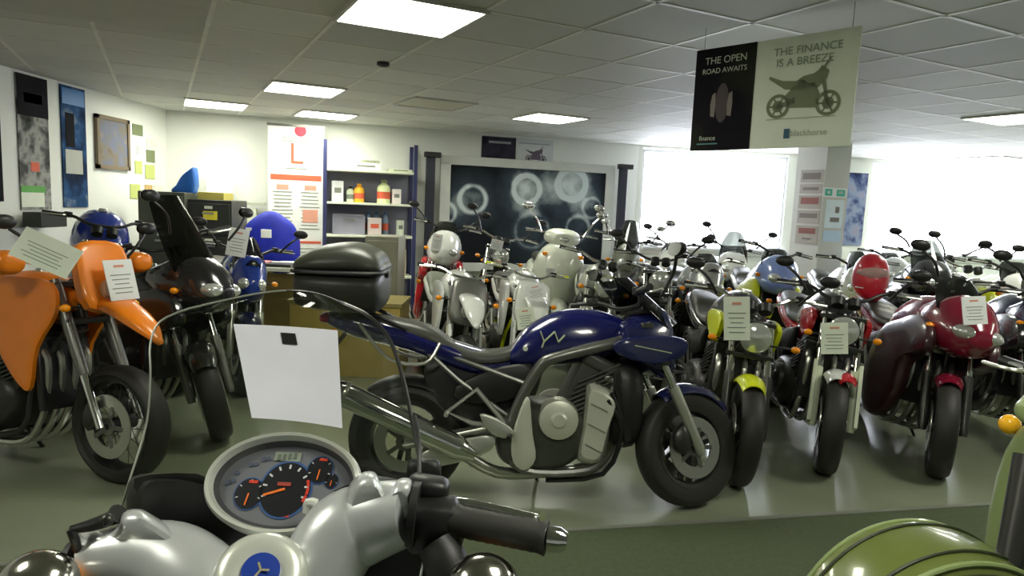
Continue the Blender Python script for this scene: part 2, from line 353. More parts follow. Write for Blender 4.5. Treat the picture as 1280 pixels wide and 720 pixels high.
nB = basis(BK)[2]; eB = basis(BK)[1]
moto_print(p, frameM(W(BK, 4.72, 2.10, .018), eB, nB), .3, mat('print_violet', (.16, .13, .18), .6))
# big picture of gauges on a stand
M_SF = mat('display_frame_grey', (.60, .62, .58), .5)
t = thing('display_board', 'large landscape picture of smoky gauge dials in a pale grey frame', 'picture', W(BK, 4.62, 0, .12)); ang = math.atan2(eB.y, eB.x); t.rotation_euler = (0, 0, ang)
m = bpy.data.materials.new('gauge_print'); m.use_nodes = True; nt = m.node_tree; b = nt.nodes['Principled BSDF']; b.inputs['Roughness'].default_value = .7; b.inputs['Specular IOR Level'].default_value = .2; Lk = nt.links
tc = nt.nodes.new('ShaderNodeTexCoord'); acc = None
def mth(op, a, b_=None, c_=None, cl=False):
    n = nt.nodes.new('ShaderNodeMath'); n.operation = op; n.use_clamp = cl
    for i, q in enumerate((a, b_, c_)):
        if q is None: continue
        if isinstance(q, (int, float)): n.inputs[i].default_value = q
        else: Lk.new(q, n.inputs[i])
    return n.outputs[0]
nz = nt.nodes.new('ShaderNodeTexNoise'); nz.inputs['Scale'].default_value = 3.2; nz.inputs['Detail'].default_value = 3; Lk.new(tc.outputs['Object'], nz.inputs['Vector'])
for cx, cz, r_, g_ in ((-.82, 1.55, .26, .55), (-.05, 1.72, .27, .8), (.62, 1.82, .30, .9), (-1.2, 1.35, .2, .5), (.05, 1.15, .35, .28), (.75, 1.2, .25, .3), (.95, 1.5, .2, .3)):
    d = nt.nodes.new('ShaderNodeVectorMath'); d.operation = 'DISTANCE'; Lk.new(tc.outputs['Object'], d.inputs[0]); d.inputs[1].default_value = (cx, -.015, cz)
    D_ = d.outputs['Value']
    ring = mth('SUBTRACT', 1, mth('DIVIDE', mth('ABSOLUTE', mth('SUBTRACT', D_, r_ * .7)), r_ * .28), cl=True)
    blob = mth('MULTIPLY', mth('SUBTRACT', 1, mth('DIVIDE', D_, r_ * 1.8), cl=True), .75)
    sm = mth('MULTIPLY', mth('MAXIMUM', mth('MULTIPLY', ring, 1.3), blob), g_); acc = sm if acc is None else mth('ADD', acc, sm)
acc = mth('MULTIPLY', acc, mth('MULTIPLY', nz.outputs['Fac'], 2.3), cl=True)
r = nt.nodes.new('ShaderNodeValToRGB'); r.color_ramp.elements[0].color = (.006, .008, .012, 1); r.color_ramp.elements[1].color = (.62, .7, .72, 1); r.color_ramp.elements[1].position = .75
e_ = r.color_ramp.elements.new(.3); e_.color = (.04, .06, .08, 1); Lk.new(acc, r.inputs[0]); Lk.new(r.outputs[0], b.inputs['Base Color'])
MB().box((0, 0, 1.34), (2.28, .02, 1.36)).obj('picture', m, t, flat=True)
mb = MB()
for a, z, w, h in ((0, 2.06, 2.56, .12), (0, .62, 2.56, .12), (-1.21, 1.34, .14, 1.4), (1.21, 1.34, .14, 1.4)): mb.box((a, 0, z), (w, .06, h))
mb.obj('frame', M_SF, t, bev=.006)
mb = MB()
for x in (-1.2, 1.2): mb.box((x, .0, .28), (.08, .05, .56)); mb.box((x, 0, .02), (.1, .4, .04))
mb.obj('stand', DKMET, t)
for s, lab in ((3.2, 'tall black post with a hooked top left of the gauge picture'), (6.02, 'tall black post with a hooked top right of the gauge picture')):
    q = thing('display_post', lab, 'post', W(BK, s, 0, .16), (0, 0, ang), 'posts beside the gauge picture')
    MB().box((0, 0, 1.04), (.12, .06, 2.08)).obj('post', mat('post_navy', (.02, .022, .04), .4), q, bev=.006)
    MB().box((0.02, -.02, 2.11), (.22, .1, .07)).obj('hook', BLACK, q, bev=.01)
    MB().box((0, 0, .02), (.3, .3, .03)).obj('base', BLACK, q)
# roll-up learner banner
t = thing('banner', 'white roll-up banner with a red letter L and red stripe', 'banner', W(BK, 1.50, 0, .28), (0, 0, ang))
MB().box((0, 0, 1.24), (.66, .012, 2.2)).obj('sheet', mat('banner_white', (.86, .87, .84), .5), t, flat=True)
MB().box((0, .02, .08), (.72, .16, .12)).obj('base', GREYM, t, bev=.02); MB().box((0, 0, 2.35), (.68, .03, .03)).obj('top_rail', GREYM, t)
mb = MB(); mb.box((.0, -.008, 1.72), (.6, .003, .065)); mb.obj('red_stripe', INKR, t, flat=True)
mb = MB(); mb.box((0, -.008, .92), (.6, .003, .03)); mb.obj('red_stripe', INKR, t, flat=True)
XB = Matrix(((1, 0, 0, .0), (0, 0, -1, -.009), (0, 1, 0, 2.0), (0, 0, 0, 1)))
text('letter', 'L', .36, INKR, t, XB, ext=.001)
mb = MB(); mb.lathe([(.001, 0), (.07, 0), (.07, .003), (.001, .003)], (.05, -.008, 2.29), (0, -1, 0), 20); mb.obj('rosette', mat('rosette_red', (.5, .03, .06), .5), t)
mb = MB(); random.seed(3)
for z in (2.2, 2.16, 1.83): mb.box((0, -.008, z), (.32 if z > 2 else .26, .003, .012))
for cx in (-.16, .16):
    for k in range(11): mb.box((cx, -.008, 1.54 - k * .045), (.25 - .08 * random.random(), .003, .011))
    for k in range(4): mb.box((cx, -.008, .84 - k * .045), (.26, .003, .011))
mb.obj('printed_lines', mat('banner_text', (.25, .3, .22), .7), t, flat=True)
for cx, z_, w_, h_ in ((-.16, 1.6, .14, .06), (.17, 1.6, .14, .06), (.17, 1.25, .18, .16)): MB().box((cx, -.0085, z_), (w_, .003, h_)).obj('printed_block', mat('print_pink', (.75, .35, .25), .6), t, flat=True)
# shelving
t = thing('shelving_unit', 'tall navy and grey shelving unit against the back wall', 'shelves', W(BK, 2.4, 0, .24), (0, 0, ang))
M_NAVY = mat('navy_metal', (.03, .035, .12), .45); M_SHELF = mat('shelf_board', (.80, .85, .68), .5); M_GBK = mat('shelf_back_panel', (.24, .24, .33), .6)
for x in (-.56, .56):
    for y in (-.18, .18): MB().box((x, y, 1.1), (.045, .045, 2.2)).obj('upright', M_NAVY, t)
for z in (.05, .5, 1.02, 1.43, 1.84): MB().box((0, 0, z), (1.1, .4, .028)).obj('shelf', M_SHELF, t, bev=.003)
MB().box((0, .2, 1.0), (1.1, .01, 1.7)).obj('back_panel', M_GBK, t, flat=True)
def S(x, y, z): return t.location + Rsh @ V(x, y, z)
Rsh = Matrix.Rotation(ang, 3, 'Z')
def sbox(nm, lab, cat, x, z, w, h, m, d=.15, y=-.02, kind='box', grp='goods on the shelving unit', bands=None, rot=0):
    o = thing(nm, lab, cat, S(x, y, z), (0, 0, ang + rot), grp)
    if kind == 'box':
        MB().box((0, 0, h / 2), (w, d, h)).obj('carton', m, o, bev=.004)
        MB().box((0, -d / 2 - .001, h * .55), (w * .6, .002, h * .25)).obj('printed_panel', bands or INK, o, flat=True)
    elif kind == 'bottle':
        MB().lathe([(.001, 0), (w * .5, 0), (w * .5, h * .66), (w * .42, h * .76), (w * .2, h * .84), (w * .2, h * .88)], (0, 0, 0), (0, 0, 1), 16).obj('bottle', m, o)
        MB().lathe([(w * .24, h * .87), (w * .24, h), (.001, h)], (0, 0, 0), (0, 0, 1), 14).obj('cap', bands or BLACK, o)
        MB().lathe([(w * .505, h * .2), (w * .505, h * .5)], (0, 0, 0), (0, 0, 1), 16, cap=False).obj('printed_band', INKR if bands else INK, o)
    else:
        mb = MB()
        for a, z_, ww, hh in ((0, h - .01, w, .02), (0, .01, w, .02), (w / 2 - .01, h / 2, .02, h), (-w / 2 + .01, h / 2, .02, h)): mb.box((a, 0, z_), (ww, d, hh))
        mb.box((0, 0, h / 2), (w - .01, d * .9, h - .01)); mb.obj('tray', m, o); MB().box((0, -d / 2 - .004, h * .75), (w * .35, .008, .02)).obj('handle', INK, o)
    return o
sbox('box', 'white carton lying on top of the shelving unit', 'box', -.06, 1.854, .38, .09, PAPER, .25)
sbox('box', 'thin grey box resting on the white carton on the top shelf', 'box', .0, 1.946, .22, .035, mat('kraft_grey', (.42, .45, .3), .7), .18)
sbox('box', 'flat pale tray with a dark item on the top shelf at right', 'box', .38, 1.854, .3, .035, mat('pale_tray', (.78, .84, .6), .6), .2, bands=DKMET)
sbox('box', 'upright white box at the left of the second shelf', 'box', -.40, 1.444, .14, .26, PAPER)
sbox('bottle', 'pale green bottle between the white and orange goods', 'bottle', -.24, 1.444, .1, .2, mat('pale_green_bottle', (.6, .68, .5), .5), kind='bottle')
sbox('bottle', 'orange bottle with a dark band on the second shelf', 'bottle', -.13, 1.444, .13, .24, mat('orange_bottle', (.95, .5, .03), .4), kind='bottle', bands=mat('orange_cap', (.9, .42, .03), .4))
sbox('bottle', 'large yellow green bottle on the second shelf', 'bottle', .18, 1.444, .17, .3, mat('yellow_bottle', (.8, .88, .5), .4), kind='bottle', bands=mat('lid_green', (.25, .3, .15), .4))
sbox('box', 'small pinkish white box right of the yellow bottle', 'box', .34, 1.444, .11, .19, mat('pink_white', (.8, .74, .72), .6))
sbox('storage_box', 'grey lilac storage drawer on the third shelf', 'box', -.26, 1.034, .4, .26, mat('lilac_plastic', (.34, .34, .42), .4), .3, .03, 'tray')
sbox('box', 'pink and white carton on the third shelf with blue top', 'box', .06, 1.034, .17, .22, mat('pink_carton', (.7, .6, .58), .6), y=-.08, bands=INKR)
for x, q in ((.0, 'left one'), (.1, 'middle one'), (.22, 'right one')):
    sbox('bottle', 'small blue capped clear bottle behind the pink carton, ' + q, 'bottle', x, 1.034, .08, .3, mat('blue_grey_bottle', (.2, .28, .4), .4), kind='bottle', y=.08, bands=mat('blue_cap', (.04, .13, .3), .4))
sbox('box', 'leaning cream booklet box at the right of the third shelf', 'box', .4, 1.034, .1, .2, PAPERG, .04, rot=.3)
for x, w, h, m_, q in ((-.3, .3, .2, mat('kraft', (.3, .3, .18), .7), 'wide brown box'), (.1, .12, .16, PAPERG, 'cream box'), (.25, .13, .2, mat('dull_grey', (.3, .3, .27), .7), 'dull grey box'), (.42, .12, .24, mat('beige_box', (.6, .52, .4), .7), 'beige box')):
    sbox('box', q + ' on the shelf under the third one', 'box', x, .514, w, h + .1, m_)
# ------------------------------------------------------------------ hanging sign
SL, SR = V(ony(863, 184, 3.72).x, 3.72, 0), V(1.49, 3.12, 0); eS = (SR - SL).normalized(); nS = V(eS.y, -eS.x, 0); wS = (SR - SL).length; z0, z1 = 1.825, 2.345
t = thing('hanging_sign', 'two-part black and cream advertising sign hung from the ceiling', 'sign', (SL + SR) / 2 + V(0, 0, z0)); t.rotation_euler = (0, 0, math.atan2(eS.y, eS.x)); hS = z1 - z0
dk = .41 * wS
MB().box((0, .006, hS / 2), (wS, .01, hS)).obj('board', mat('sign_cream', (.85, .90, .76), .5), t, flat=True)
MB().box((-wS / 2 + dk / 2, 0, hS / 2), (dk, .004, hS)).obj('dark_panel', blotch('sign_dark_print', [(.008, .006, .012), (.012, .010, .014), (.03, .035, .02)], 2.2, 2, 8.), t, flat=True)
def SX(x, z, y=-.004, s=1.): return Matrix(((s, 0, 0, x), (0, 0, -1, y), (0, s, 0, z), (0, 0, 0, 1)))
TW = mat('sign_text_pale', (.55, .6, .48), .6); TG = mat('sign_text_green', (.30, .35, .25), .6)
xd = -wS / 2 + dk / 2; xl = -wS / 2 + dk + (wS - dk) / 2
text('lettering', 'THE OPEN', .05, TW, t, SX(xd + .005, hS * .875)); text('lettering', 'ROAD AWAITS', .037, TW, t, SX(xd, hS * .775))
text('lettering', 'THE FINANCE', .052, TG, t, SX(xl + .01, hS * .87, -.002)); text('lettering', 'IS A BREEZE', .052, TG, t, SX(xl, hS * .77, -.002))
text('lettering', 'finance', .034, TW, t, SX(xd - .07, hS * .12)); MB().box((xd - .07, -.003, hS * .065), (.12, .001, .006)).obj('underline', mat('sign_teal', (.1, .3, .28), .6), t, flat=True)
text('lettering', 'blackhorse', .04, mat('sign_grey_text', (.42, .48, .38), .6), t, SX(xl + .05, hS * .13, -.002))
MB().box((xl - .055, -.001, hS * .13), (.028, .002, .045)).obj('logo', mat('sign_logo_blue', (.03, .12, .2), .5), t, flat=True)
moto_print(t, SX(xl + .005, hS * .27, -.0015), .34, mat('sign_moto_print', (.22, .25, .15), .6))
MB().box((xl, -.001, hS * .265), (.33, .001, .004)).obj('printed_ground', mat('sign_shadow', (.42, .46, .32), .6), t, flat=True)
for x in (-.05, .045):
    mb = MB(); mb.add([V(xd + x + a, -.003, hS * .45 + b_) for a, b_ in ((-.012, -.06), (.01, -.065), (.014, 0), (.01, .06), (-.008, .05), (-.016, 0))], [(0, 1, 2, 3, 4, 5)])
    mb.obj('printed_highlight', mat('sign_smoke', (.2, .17, .15), .6), t, flat=True)
mb = MB(); mb.add([V(xd + .038 * math.cos(a) + .0, -.0025, hS * .46 + .1 * math.sin(a)) for a in [k * PI / 10 for k in range(20)]], [tuple(range(20))])
mb.obj('printed_rider', mat('sign_brown', (.035, .018, .022), .6), t, flat=True)
for x in (-wS / 2 + .04, wS / 2 - .04): MB().tube([(x, 0.006, hS), (x, .006, CH - z0)], .0015, 5).obj('wire', GREYM, t)
# ------------------------------------------------------------------ column
PC = V(3.96, 8.95, 0); cm_ = mat('column_paint', (.60, .60, .54), .7, noise=.04, scale=3); hw = .225
col_ = MB().box((0, 0, CH / 2), (2 * hw, 2 * hw, CH)).obj('wall_column', cm_, flat=True); col_.location = PC; col_.rotation_euler = (0, 0, TH); struct(col_)
def colface(face, u, z, w, h, m, name, lab, cat, grp=None, items=None):
    # face 'l': normal -x of the column, 'f': normal -y
    Rz = TH + (-PI / 2 if face == 'l' else 0)
    n = V(-math.cos(TH), -math.sin(TH), 0) if face == 'l' else V(math.sin(TH), -math.cos(TH), 0); e = V(-n.y, n.x, 0)
    o = thing(name, lab, cat, PC + n * (hw + .004) + e * u + V(0, 0, z), (0, 0, math.atan2(e.y, e.x)), grp)
    MB().box((0, 0, 0), (w, .004, h)).obj('sheet', m, o, flat=True)
    for a, z_, ww, hh, mm in (items or []): MB().box((a * w, -.003, z_ * h), (ww * w, .002, hh * h)).obj('print', mm, o, flat=True)
    return o
PB = mat('paper_beige_shaded', (.40, .36, .31), .7); MR = mat('print_maroon', (.28, .1, .08), .7); MG = mat('print_dull', (.2, .17, .15), .7)  # beige paper darkened in colour to stand for shade on the column's left face
for z, h, q, it in ((2.02, .16, 'topmost notice with grey print on the dim side of the column', [(0, .0, .8, .5, MG)]), (1.86, .12, 'second notice from the top on the dim side of the column', [(0, 0, .7, .3, MG)]), (1.69, .17, 'maroon headed notice on the dim side of the column', [(0, .1, .8, .5, MR)]), (1.50, .17, 'grey printed notice under the maroon headed one on the column', [(0, .1, .8, .35, MG)]), (1.27, .24, 'lowest notice with a red brown block on the dim side of the column', [(0, .22, .75, .3, MR), (.0, -.2, .4, .08, MG)])):
    colface('l', .03, z, .34, h, PB, 'notice', q, 'notice', 'notices on the dim side of the column', it)
g_ = mat('sign_green', (.03, .42, .28), .5)
colface('f', -.02, 1.82, .44, .12, PAPER, 'notice', 'green and white safety sign on the bright side of the column', 'sign', None, [(-.28, .0, .3, .7, g_), (.24, 0, .36, .7, g_), (.24, .05, .2, .25, PAPER), (-.28, 0, .12, .3, PAPER)])
colface('f', 0, 1.55, .34, .36, mat('poster_pale_blue', (.68, .78, .82), .6), 'notice', 'white paper with two dark figures under the green sign', 'notice', None, [(.15, .15, .22, .22, MG), (.05, -.2, .5, .16, MG)])
colface('f', 0, 1.27, .34, .14, mat('notice_blue', (.5, .66, .78), .6), 'notice', 'pale blue sheet under the paper with dark figures', 'notice')
poster('tall blue grey poster of a rider between the column and the right window', WN, 3.40, 3.80, 1.08, 2.22, blotch('rider_print_two', [(.02, .03, .08), (.06, .08, .18), (.25, .3, .42), (.3, .28, .35)], 5, 4, 11.))
# ------------------------------------------------------------------ motorcycles
def paint(name, col): return mat(name, col, .22, coat=.9)
AXF, AXR = .73, -.71
def wheel(root, cx, r, w, X=None, rim=None, spokes='cast', disc=1, y0=0.):
    rim = rim or DKMET; mb = MB(); ri = r - .115 if spokes == 'cast' else r - .075
    if spokes == 'small': ri = r - .09
    o = (cx, y0, r)
    mb.lathe([(ri, -w * .38), (ri + .02, -w * .42), (ri + .02, w * .42), (ri, w * .38), (ri - .012, w * .2), (ri - .012, -w * .2)], o, (0, 1, 0), 36, closed=True)
    mb.lathe([(.012, -w * .55), (.035, -w * .55), (.04, 0), (.035, w * .55), (.012, w * .55)], o, (0, 1, 0), 14)
    if spokes == 'wire':
        for k in range(24):
            a = k * PI / 12; b = a + (.35 if k % 2 else -.35); mb.tube([(cx + .035 * math.cos(b), y0 + (.03 if k % 2 else -.03), r + .035 * math.sin(b)), (cx + ri * math.cos(a), y0, r + ri * math.sin(a))], .0018, 4)
    else:
        for k in range(3 if spokes == 'cast' else 5):
            for dd in ((-.16, .16) if spokes == 'cast' else (0,)):
                a = k * 2 * PI / (3 if spokes == 'cast' else 5) + .4
                p = V(cx + .03 * math.cos(a + dd * 3), y0, r + .03 * math.sin(a + dd * 3)); q = V(cx + ri * math.cos(a + dd), y0, r + ri * math.sin(a + dd)); mb.beam(p, q, .026 if spokes == 'cast' else .04, .022, V(0, 1, 0))
    W_ = mb.obj('wheel', rim, root, X)
    hw = w / 2; n = 9; prof = [(ri + .018, -hw * .78)]
    for i in range(n + 1):
        a = -PI / 2 + PI * i / n; prof.append((r - hw * .62 + hw * .62 * math.cos(a), hw * math.sin(a)))
    prof += [(ri + .018, hw * .78)]
    T = MB().lathe(prof, o, (0, 1, 0), 44, closed=True); T.obj('tyre', RUBBER, W_, X)
    for s in ((-1, 1) if disc == 2 else (-1,) if disc else ()):
        rd = min(.16, ri * .84); y = y0 + s * (w * .5 + .008)
        MB().lathe([(rd * .62, y - .0025), (rd, y - .0025), (rd, y + .0025), (rd * .62, y + .0025)], (cx, 0, r), (0, 1, 0), 32, closed=True).obj('brake_disc', STEEL, W_, X)
        mb = MB()
        for k in range(5): a = k * 2 * PI / 5; mb.beam((cx + .02 * math.cos(a), y, r + .02 * math.sin(a)), (cx + rd * .68 * math.cos(a), y, r + rd * .68 * math.sin(a)), .022, .006, V(0, 1, 0))
        mb.lathe([(.015, y - .004), (.045, y - .004), (.045, y + .004), (.015, y + .004)], (cx, 0, r), (0, 1, 0), 14, closed=True); mb.obj('disc_carrier', GREYM, W_, X)
    return W_
def steerX(hx, ang, axf=AXF, r=.3, hz=.9):
    d = V(hx - axf, 0, hz - r).normalized(); o = V(axf, 0, r)
    return Matrix.Translation(o) @ Matrix.Rotation(ang, 4, d) @ Matrix.Translation(-o)
def mirrorset(root, X, hx, hz, spread=.36, h=.2, m=BLACK, n=2, shape='oval'):
    for s in (-1, 1)[:n]:
        mb = MB(); mb.tube([(hx, s * (spread - .1), hz), (hx + .03, s * (spread - .04), hz + h * .6), (hx, s * (spread + .03), hz + h)], .0085, 6, sm=4)
        o = mb.obj('mirror', m, root, X)
        c_ = V(hx, s * (spread + .05), hz + h + .03)
        MB().sphere(c_, (.02, .056, .034)).obj('mirror_head', m, o, X)
        MB().lathe([(.001, 0), (.034, 0), (.034, .003)], c_ - V(.024, 0, 0), (-1, 0, 0), 16, sx=1.5).obj('glass', CHROME, o, X)
def bars(root, X, hx, hz, w=.37, rise=.05, back=.1, m=CHROME, guards=None, levers=True, gm=None):
    mb = MB(); mb.tube([(hx - back, -w, hz + rise), (hx - back * .5, -w * .55, hz + rise), (hx, -.09, hz), (hx, .09, hz), (hx - back * .5, w * .55, hz + rise), (hx - back, w, hz + rise)], .011, 8, sm=4)
    B = mb.obj('handlebar', m, root, X)
    for s in (-1, 1):
        a = V(hx - back * .78, s * (w - .12), hz + rise); b = V(hx - back * 1.03, s * (w + .012), hz + rise)
        MB().tube([a, a.lerp(b, .08), a.lerp(b, .9), b], [.019, .016, .0165, .018], 10).obj('grip', gm or BLACK, B, X)
        if levers:
            MB().tube([a + V(.03, 0, 0), a + V(.065, s * .02, 0), b + V(.07, 0, -.005)], [.008, .006, .007], 6, sm=3).obj('lever', ALLOY, B, X)
            MB().box(a + V(.01, -s * .02, .005), (.045, .05, .04)).obj('switch_housing', BLACK, B, X, bev=.006)
        if guards:
            mb = MB(); mb.body([(hx - .06, hz + rise - .05, hz + rise + .045, .02, 3, 0), (hx + .0, hz + rise - .06, hz + rise + .06, .075, 2.6, 0), (hx + .05, hz + rise - .045, hz + rise + .05, .06, 2.4, 0)], y0=s * (w - .03))
            mb.obj('hand_guard', guards, root, X)
def indicator(root, X, p, s, m=AMBER, stalk=.05, body=BLACK, r=.024):
    r = r * .82; p = Vector(p); mb = MB(); mb.tube([p, p + V(0, s * stalk, 0)], .006, 6); o = mb.obj('indicator', body, root, X)
    MB().sphere(p + V(0, s * (stalk + r), 0), (r * 1.1, r * 1.3, r)).obj('lens', m, o, X)
def motorcycle(name, label, cat, contact, heading, P, group=None):
    """contact: ground point of the front tyre; heading in degrees; P: dict of styling"""
    g = P.get; k = g('scale', 1.)
    h = math.radians(heading); loc = V(*contact[:2], 0) - V(math.cos(h), math.sin(h), 0) * AXF * k
    root = thing(name, label, cat, loc, (math.radians(g('lean', -7)), 0, h), group); root.scale = (k, k, k)
    st = math.radians(g('steer', 25)); hx = g('hx', .44); R = g('r', .298); X = steerX(hx, st, r=R)
    tk = g('tank', BLUE); fk = g('fork', ALLOY); fr_ = g('frame', DKMET); low = g('detail', 2) < 2; en = g('engine', mat('engine_black', (.05, .05, .045), .4, .4) if low else CAST)  # back-row engines coloured black to deepen the dark between the motorcycles
    spk = g('spokes', 'cast'); rm = g('rim', DKMET)
    wheel(root, AXF, R, g('wf', .12), X, rm, spk, g('discs', 2)); wheel(root, AXR, R, g('wr', .17), None, rm, spk, 1)
    zt = g('zt', .92)                                    # top of fork
    ftop = lambda z: AXF + (hx - AXF) * (z - R) / (.9 - R)
    for s in (-1, 1):
        y = s * (g('wf', .12) / 2 + .045)
        mb = MB(); zz = R + .30
        if g('usd'): mb.tube([(ftop(R + .25), y, R + .25), (ftop(R + .27), y, R + .27), (ftop(zt), y, zt)], [.026, .028, .028], 10)
        else: mb.tube([(AXF + .01, y, R - .03), (AXF, y, R), (ftop(zz), y, zz)], [.02, .027, .029], 10)
        o = mb.obj('fork_leg', fk, root, X)
        mb = MB()
        if g('usd'): mb.tube([(AXF, y, R), (ftop(R + .27), y, R + .27)], .02, 10)
        else: mb.tube([(ftop(zz), y, zz), (ftop(zt), y, zt)], .02, 10)
        mb.obj('stanchion', CHROME, o, X)
        if g('guards'):
            MB().beam((AXF + .035, y * 1.18, R), (ftop(R + .34) + .04, y * 1.18, R + .34), .075, .022, V(0, 1, 0)).obj('fork_guard', g('guards'), o, X, bev=.003)
        if not low:
            MB().body([(AXF - .13, R + .0, R + .09, .02, 3, 0), (AXF - .09, R - .03, R + .12, .03, 3, 0), (AXF - .05, R + .0, R + .10, .02, 3, 0)], 10, 2, y0=s * (g('wf', .12) / 2 + .03)).obj('brake_caliper', DKMET, o, X)
    mb = MB()
    for z in (zt - .02, zt - .2): mb.box((ftop(z) - .01, 0, z), (.07, .26, .03))
    mb.tube([(ftop(zt) - .03, 0, zt), (ftop(zt - .2) - .03, 0, zt - .2)], .025, 8); mb.obj('fork_yoke', g('yoke', DKMET), root, X, bev=.006)
    # mudguard
    fm = g('fender', tk); fkind = g('fkind', 'low')
    if fkind == 'low': MB().arc(AXF, R, R + .03, *g('farc', (150, 45)), g('wf', .12) * .62 + .005, crown=.5).obj('front_mudguard', fm, root, X)
    elif fkind == 'high':
        z, bl = g('beak', (.90, .25)); MB().body([(AXF - .36, z + .05, z + .085, .03, 2.5, 0), (AXF - .16, z + .03, z + .10, .085, 2.4, .1), (AXF - .0, z - .0, z + .08, .095, 2.4, .1), (AXF + bl * .65, z - .07, z + .0, .07, 2.4, .1), (AXF + bl, z - .12, z - .085, .02, 2.2, 0)], 16, 5).obj('front_mudguard', fm, root, X)
    elif fkind == 'classic': MB().arc(AXF, R, R + .04, 175, 5, g('wf', .12) * .8, crown=.8, taper=.9).obj('front_mudguard', fm, root, X)
    # frame
    mb = MB(); fw_ = g('frame_w', .02)
    if g('frame_kind') == 'double':                     # broad bent twin tubes outside the engine
        for s in (-1, 1):
            mb.tube([(.40, s * .05, .86), (.30, s * .13, .83), (.02, s * .17, .755), (-.06, s * .17, .70), (-.16, s * .15, .50), (-.2, s * .13, .36)], fw_ * 1.1, 10, sm=4)
            mb.tube([(.37, s * .05, .76), (.30, s * .13, .55), (.27, s * .14, .3), (.2, s * .14, .2), (-.12, s * .14, .19), (-.22, s * .13, .32)], fw_ * .75, 8, sm=4)
            mb.tube([(-.13, s * .14, .62), (-.5, s * .12, .74), (-.85, s * .1, .83)], .013, 8)
            mb.tube([(-.2, s * .13, .45), (-.45, s * .13, .62), (-.62, s * .11, .76)], .012, 8)
    else:
        for s in (-1, 1):
            mb.tube([(.42, s * .03, .84), (.1, s * .09, .76), (-.15, s * .1, .70), (-.3, s * .1, .5), (-.3, s * .1, .34)], .017, 8, sm=3)
            mb.tube([(.42, s * .03, .78), (.3, s * .11, .5), (.24, s * .12, .22), (-.2, s * .12, .2), (-.3, s * .1, .34)], .015, 8, sm=3)
            mb.tube([(-.2, s * .1, .66), (-.55, s * .1, .76), (-.85, s * .09, .8)], .012, 8)
    mb.tube([(.35, 0, .95), (.45, 0, .74)], .035, 10); mb.obj('frame', fr_, root)
    # swingarm
    mb = MB()
    for s in (-1, 1): mb.beam((AXR, s * .115, R), (-.24, s * .12, .37), .03, .06)
    mb.box((-.3, 0, .37), (.1, .24, .07)); mb.obj('swingarm', g('arm', ALLOY), root, bev=.01)
    # engine
    ew = g('ew', .17); E_ = MB().puffy([(-.26, .3), (-.26, .42), (-.16, .5), (.0, .52), (.14, .5), (.22, .42), (.2, .3), (.08, .2), (-.1, .18), (-.22, .22)], ew, sm=4).obj('engine', en, root)
    mb = MB(); n = 8 if not low else 5
    for i in range(n):
        q = i / (n - 1); c_ = V(.12 + .12 * q, 0, .46 + .22 * q); mb.box(c_, (.23, ew * 1.75, .012 if not low else .02), Matrix.Rotation(math.radians(-25), 3, 'Y'))
    mb.beam((.10, 0, .42), (.25, 0, .70), ew * 1.55, .19, V(0, 1, 0)) if False else mb.box((.18, 0, .57), (.18, ew * 1.5, .27), Matrix.Rotation(math.radians(25), 3, 'Y'))
    mb.obj('cylinder_block', g('cyl', en), E_, bev=.004)
    MB().box((.25, 0, .72), (.2, ew * 1.7, .07), Matrix.Rotation(math.radians(25), 3, 'Y')).obj('cylinder_head', g('head', en), E_, bev=.02)
    for s in (-1, 1):
        MB().lathe([(.001, ew + .035), (.07, ew + .035), (.095, ew + .025), (.105, ew - .03), (.105, ew - .05)], (g('ecx', .02), 0, g('ecz', .37)), (0, s, 0), 24).obj('engine_cover', g('cover', en), E_)
        MB().lathe([(.001, ew + .045), (.03, ew + .045), (.045, ew + .032)], (g('ecx', .02), 0, g('ecz', .37)), (0, s, 0), 20).obj('cover_cap', g('cover', en), E_)
    if not low:
        MB().box((.36, 0, .52), (.04, .3, .36), Matrix.Rotation(math.radians(-12), 3, 'Y')).obj('radiator', BLACK, root, bev=.008)
    # exhaust
    ex = g('exh', CHROME); ek = g('exkind', 'up'); mb = MB(); ns = (-1,) if ek != 'twin' else (-1, 1)
    if ek == 'under': ns = ()
    for yy in ((-.12, -.04, .04, .12) if not low else (-.07, .07)):
        mb.tube([(.27, yy, .66), (.38, yy, .6), (.37, yy * .9, .35), (.25, yy * .8, .17), (.0, yy * .5 - .03, .15)], .017, 7, sm=4)
    for s in ns: mb.tube([(.0, s * .03, .15), (-.25, s * .12, .17), (-.45, s * .2, .30)], [.028, .03, .03], 10, sm=4)
    XH = mb.obj('exhaust', g('pipe', STEEL), root)
    for s in ns:
        a, b = (V(-.42, s * .2, .28), V(-1.02, s * .235, .53)) if ek != 'low' and not g('mufa') else (V(-.42, s * .2, .26), V(-.98, s * .22, .34))
        if g('mufa'): a, b = V(*g('mufa')[0]), V(*g('mufa')[1])
        d = (b - a); rr = g('mufr', .055)
        MB().tube([a, a + d * .06, a + d * .12, a + d * .93, a + d * .97, b, b - d * .01], [.032, .045, rr, rr, rr * .92, rr * .55, .02], 20).obj('muffler', ex, XH)
        if not low: MB().tube([a + d * .90, a + d * .91, a + d * .925, a + d * .93], [rr, rr + .004, rr + .004, rr], 20).obj('muffler_band', STEEL, XH)
    # tank, seat, tail
    body = g('tank_st') or [(-.20, .72, .80, .10, 2.6, .1), (-.12, .71, .93, .145, 2.6, .25), (.05, .72, 1.02, .165, 2.6, .3), (.22, .75, 1.03, .165, 2.5, .3), (.36, .79, .98, .12, 2.5, .25), (.42, .83, .93, .06, 2.3, .2)]
    TK = MB().body(body, 24, 6).obj('fuel_tank', tk, root)
    MB().lathe([(.001, .012), (.03, .012), (.036, 0), (.036, -.01)], (g('capx', .18), 0, g('capz', 1.035)), (0, 0, 1), 18).obj('filler_cap', STEEL, TK)
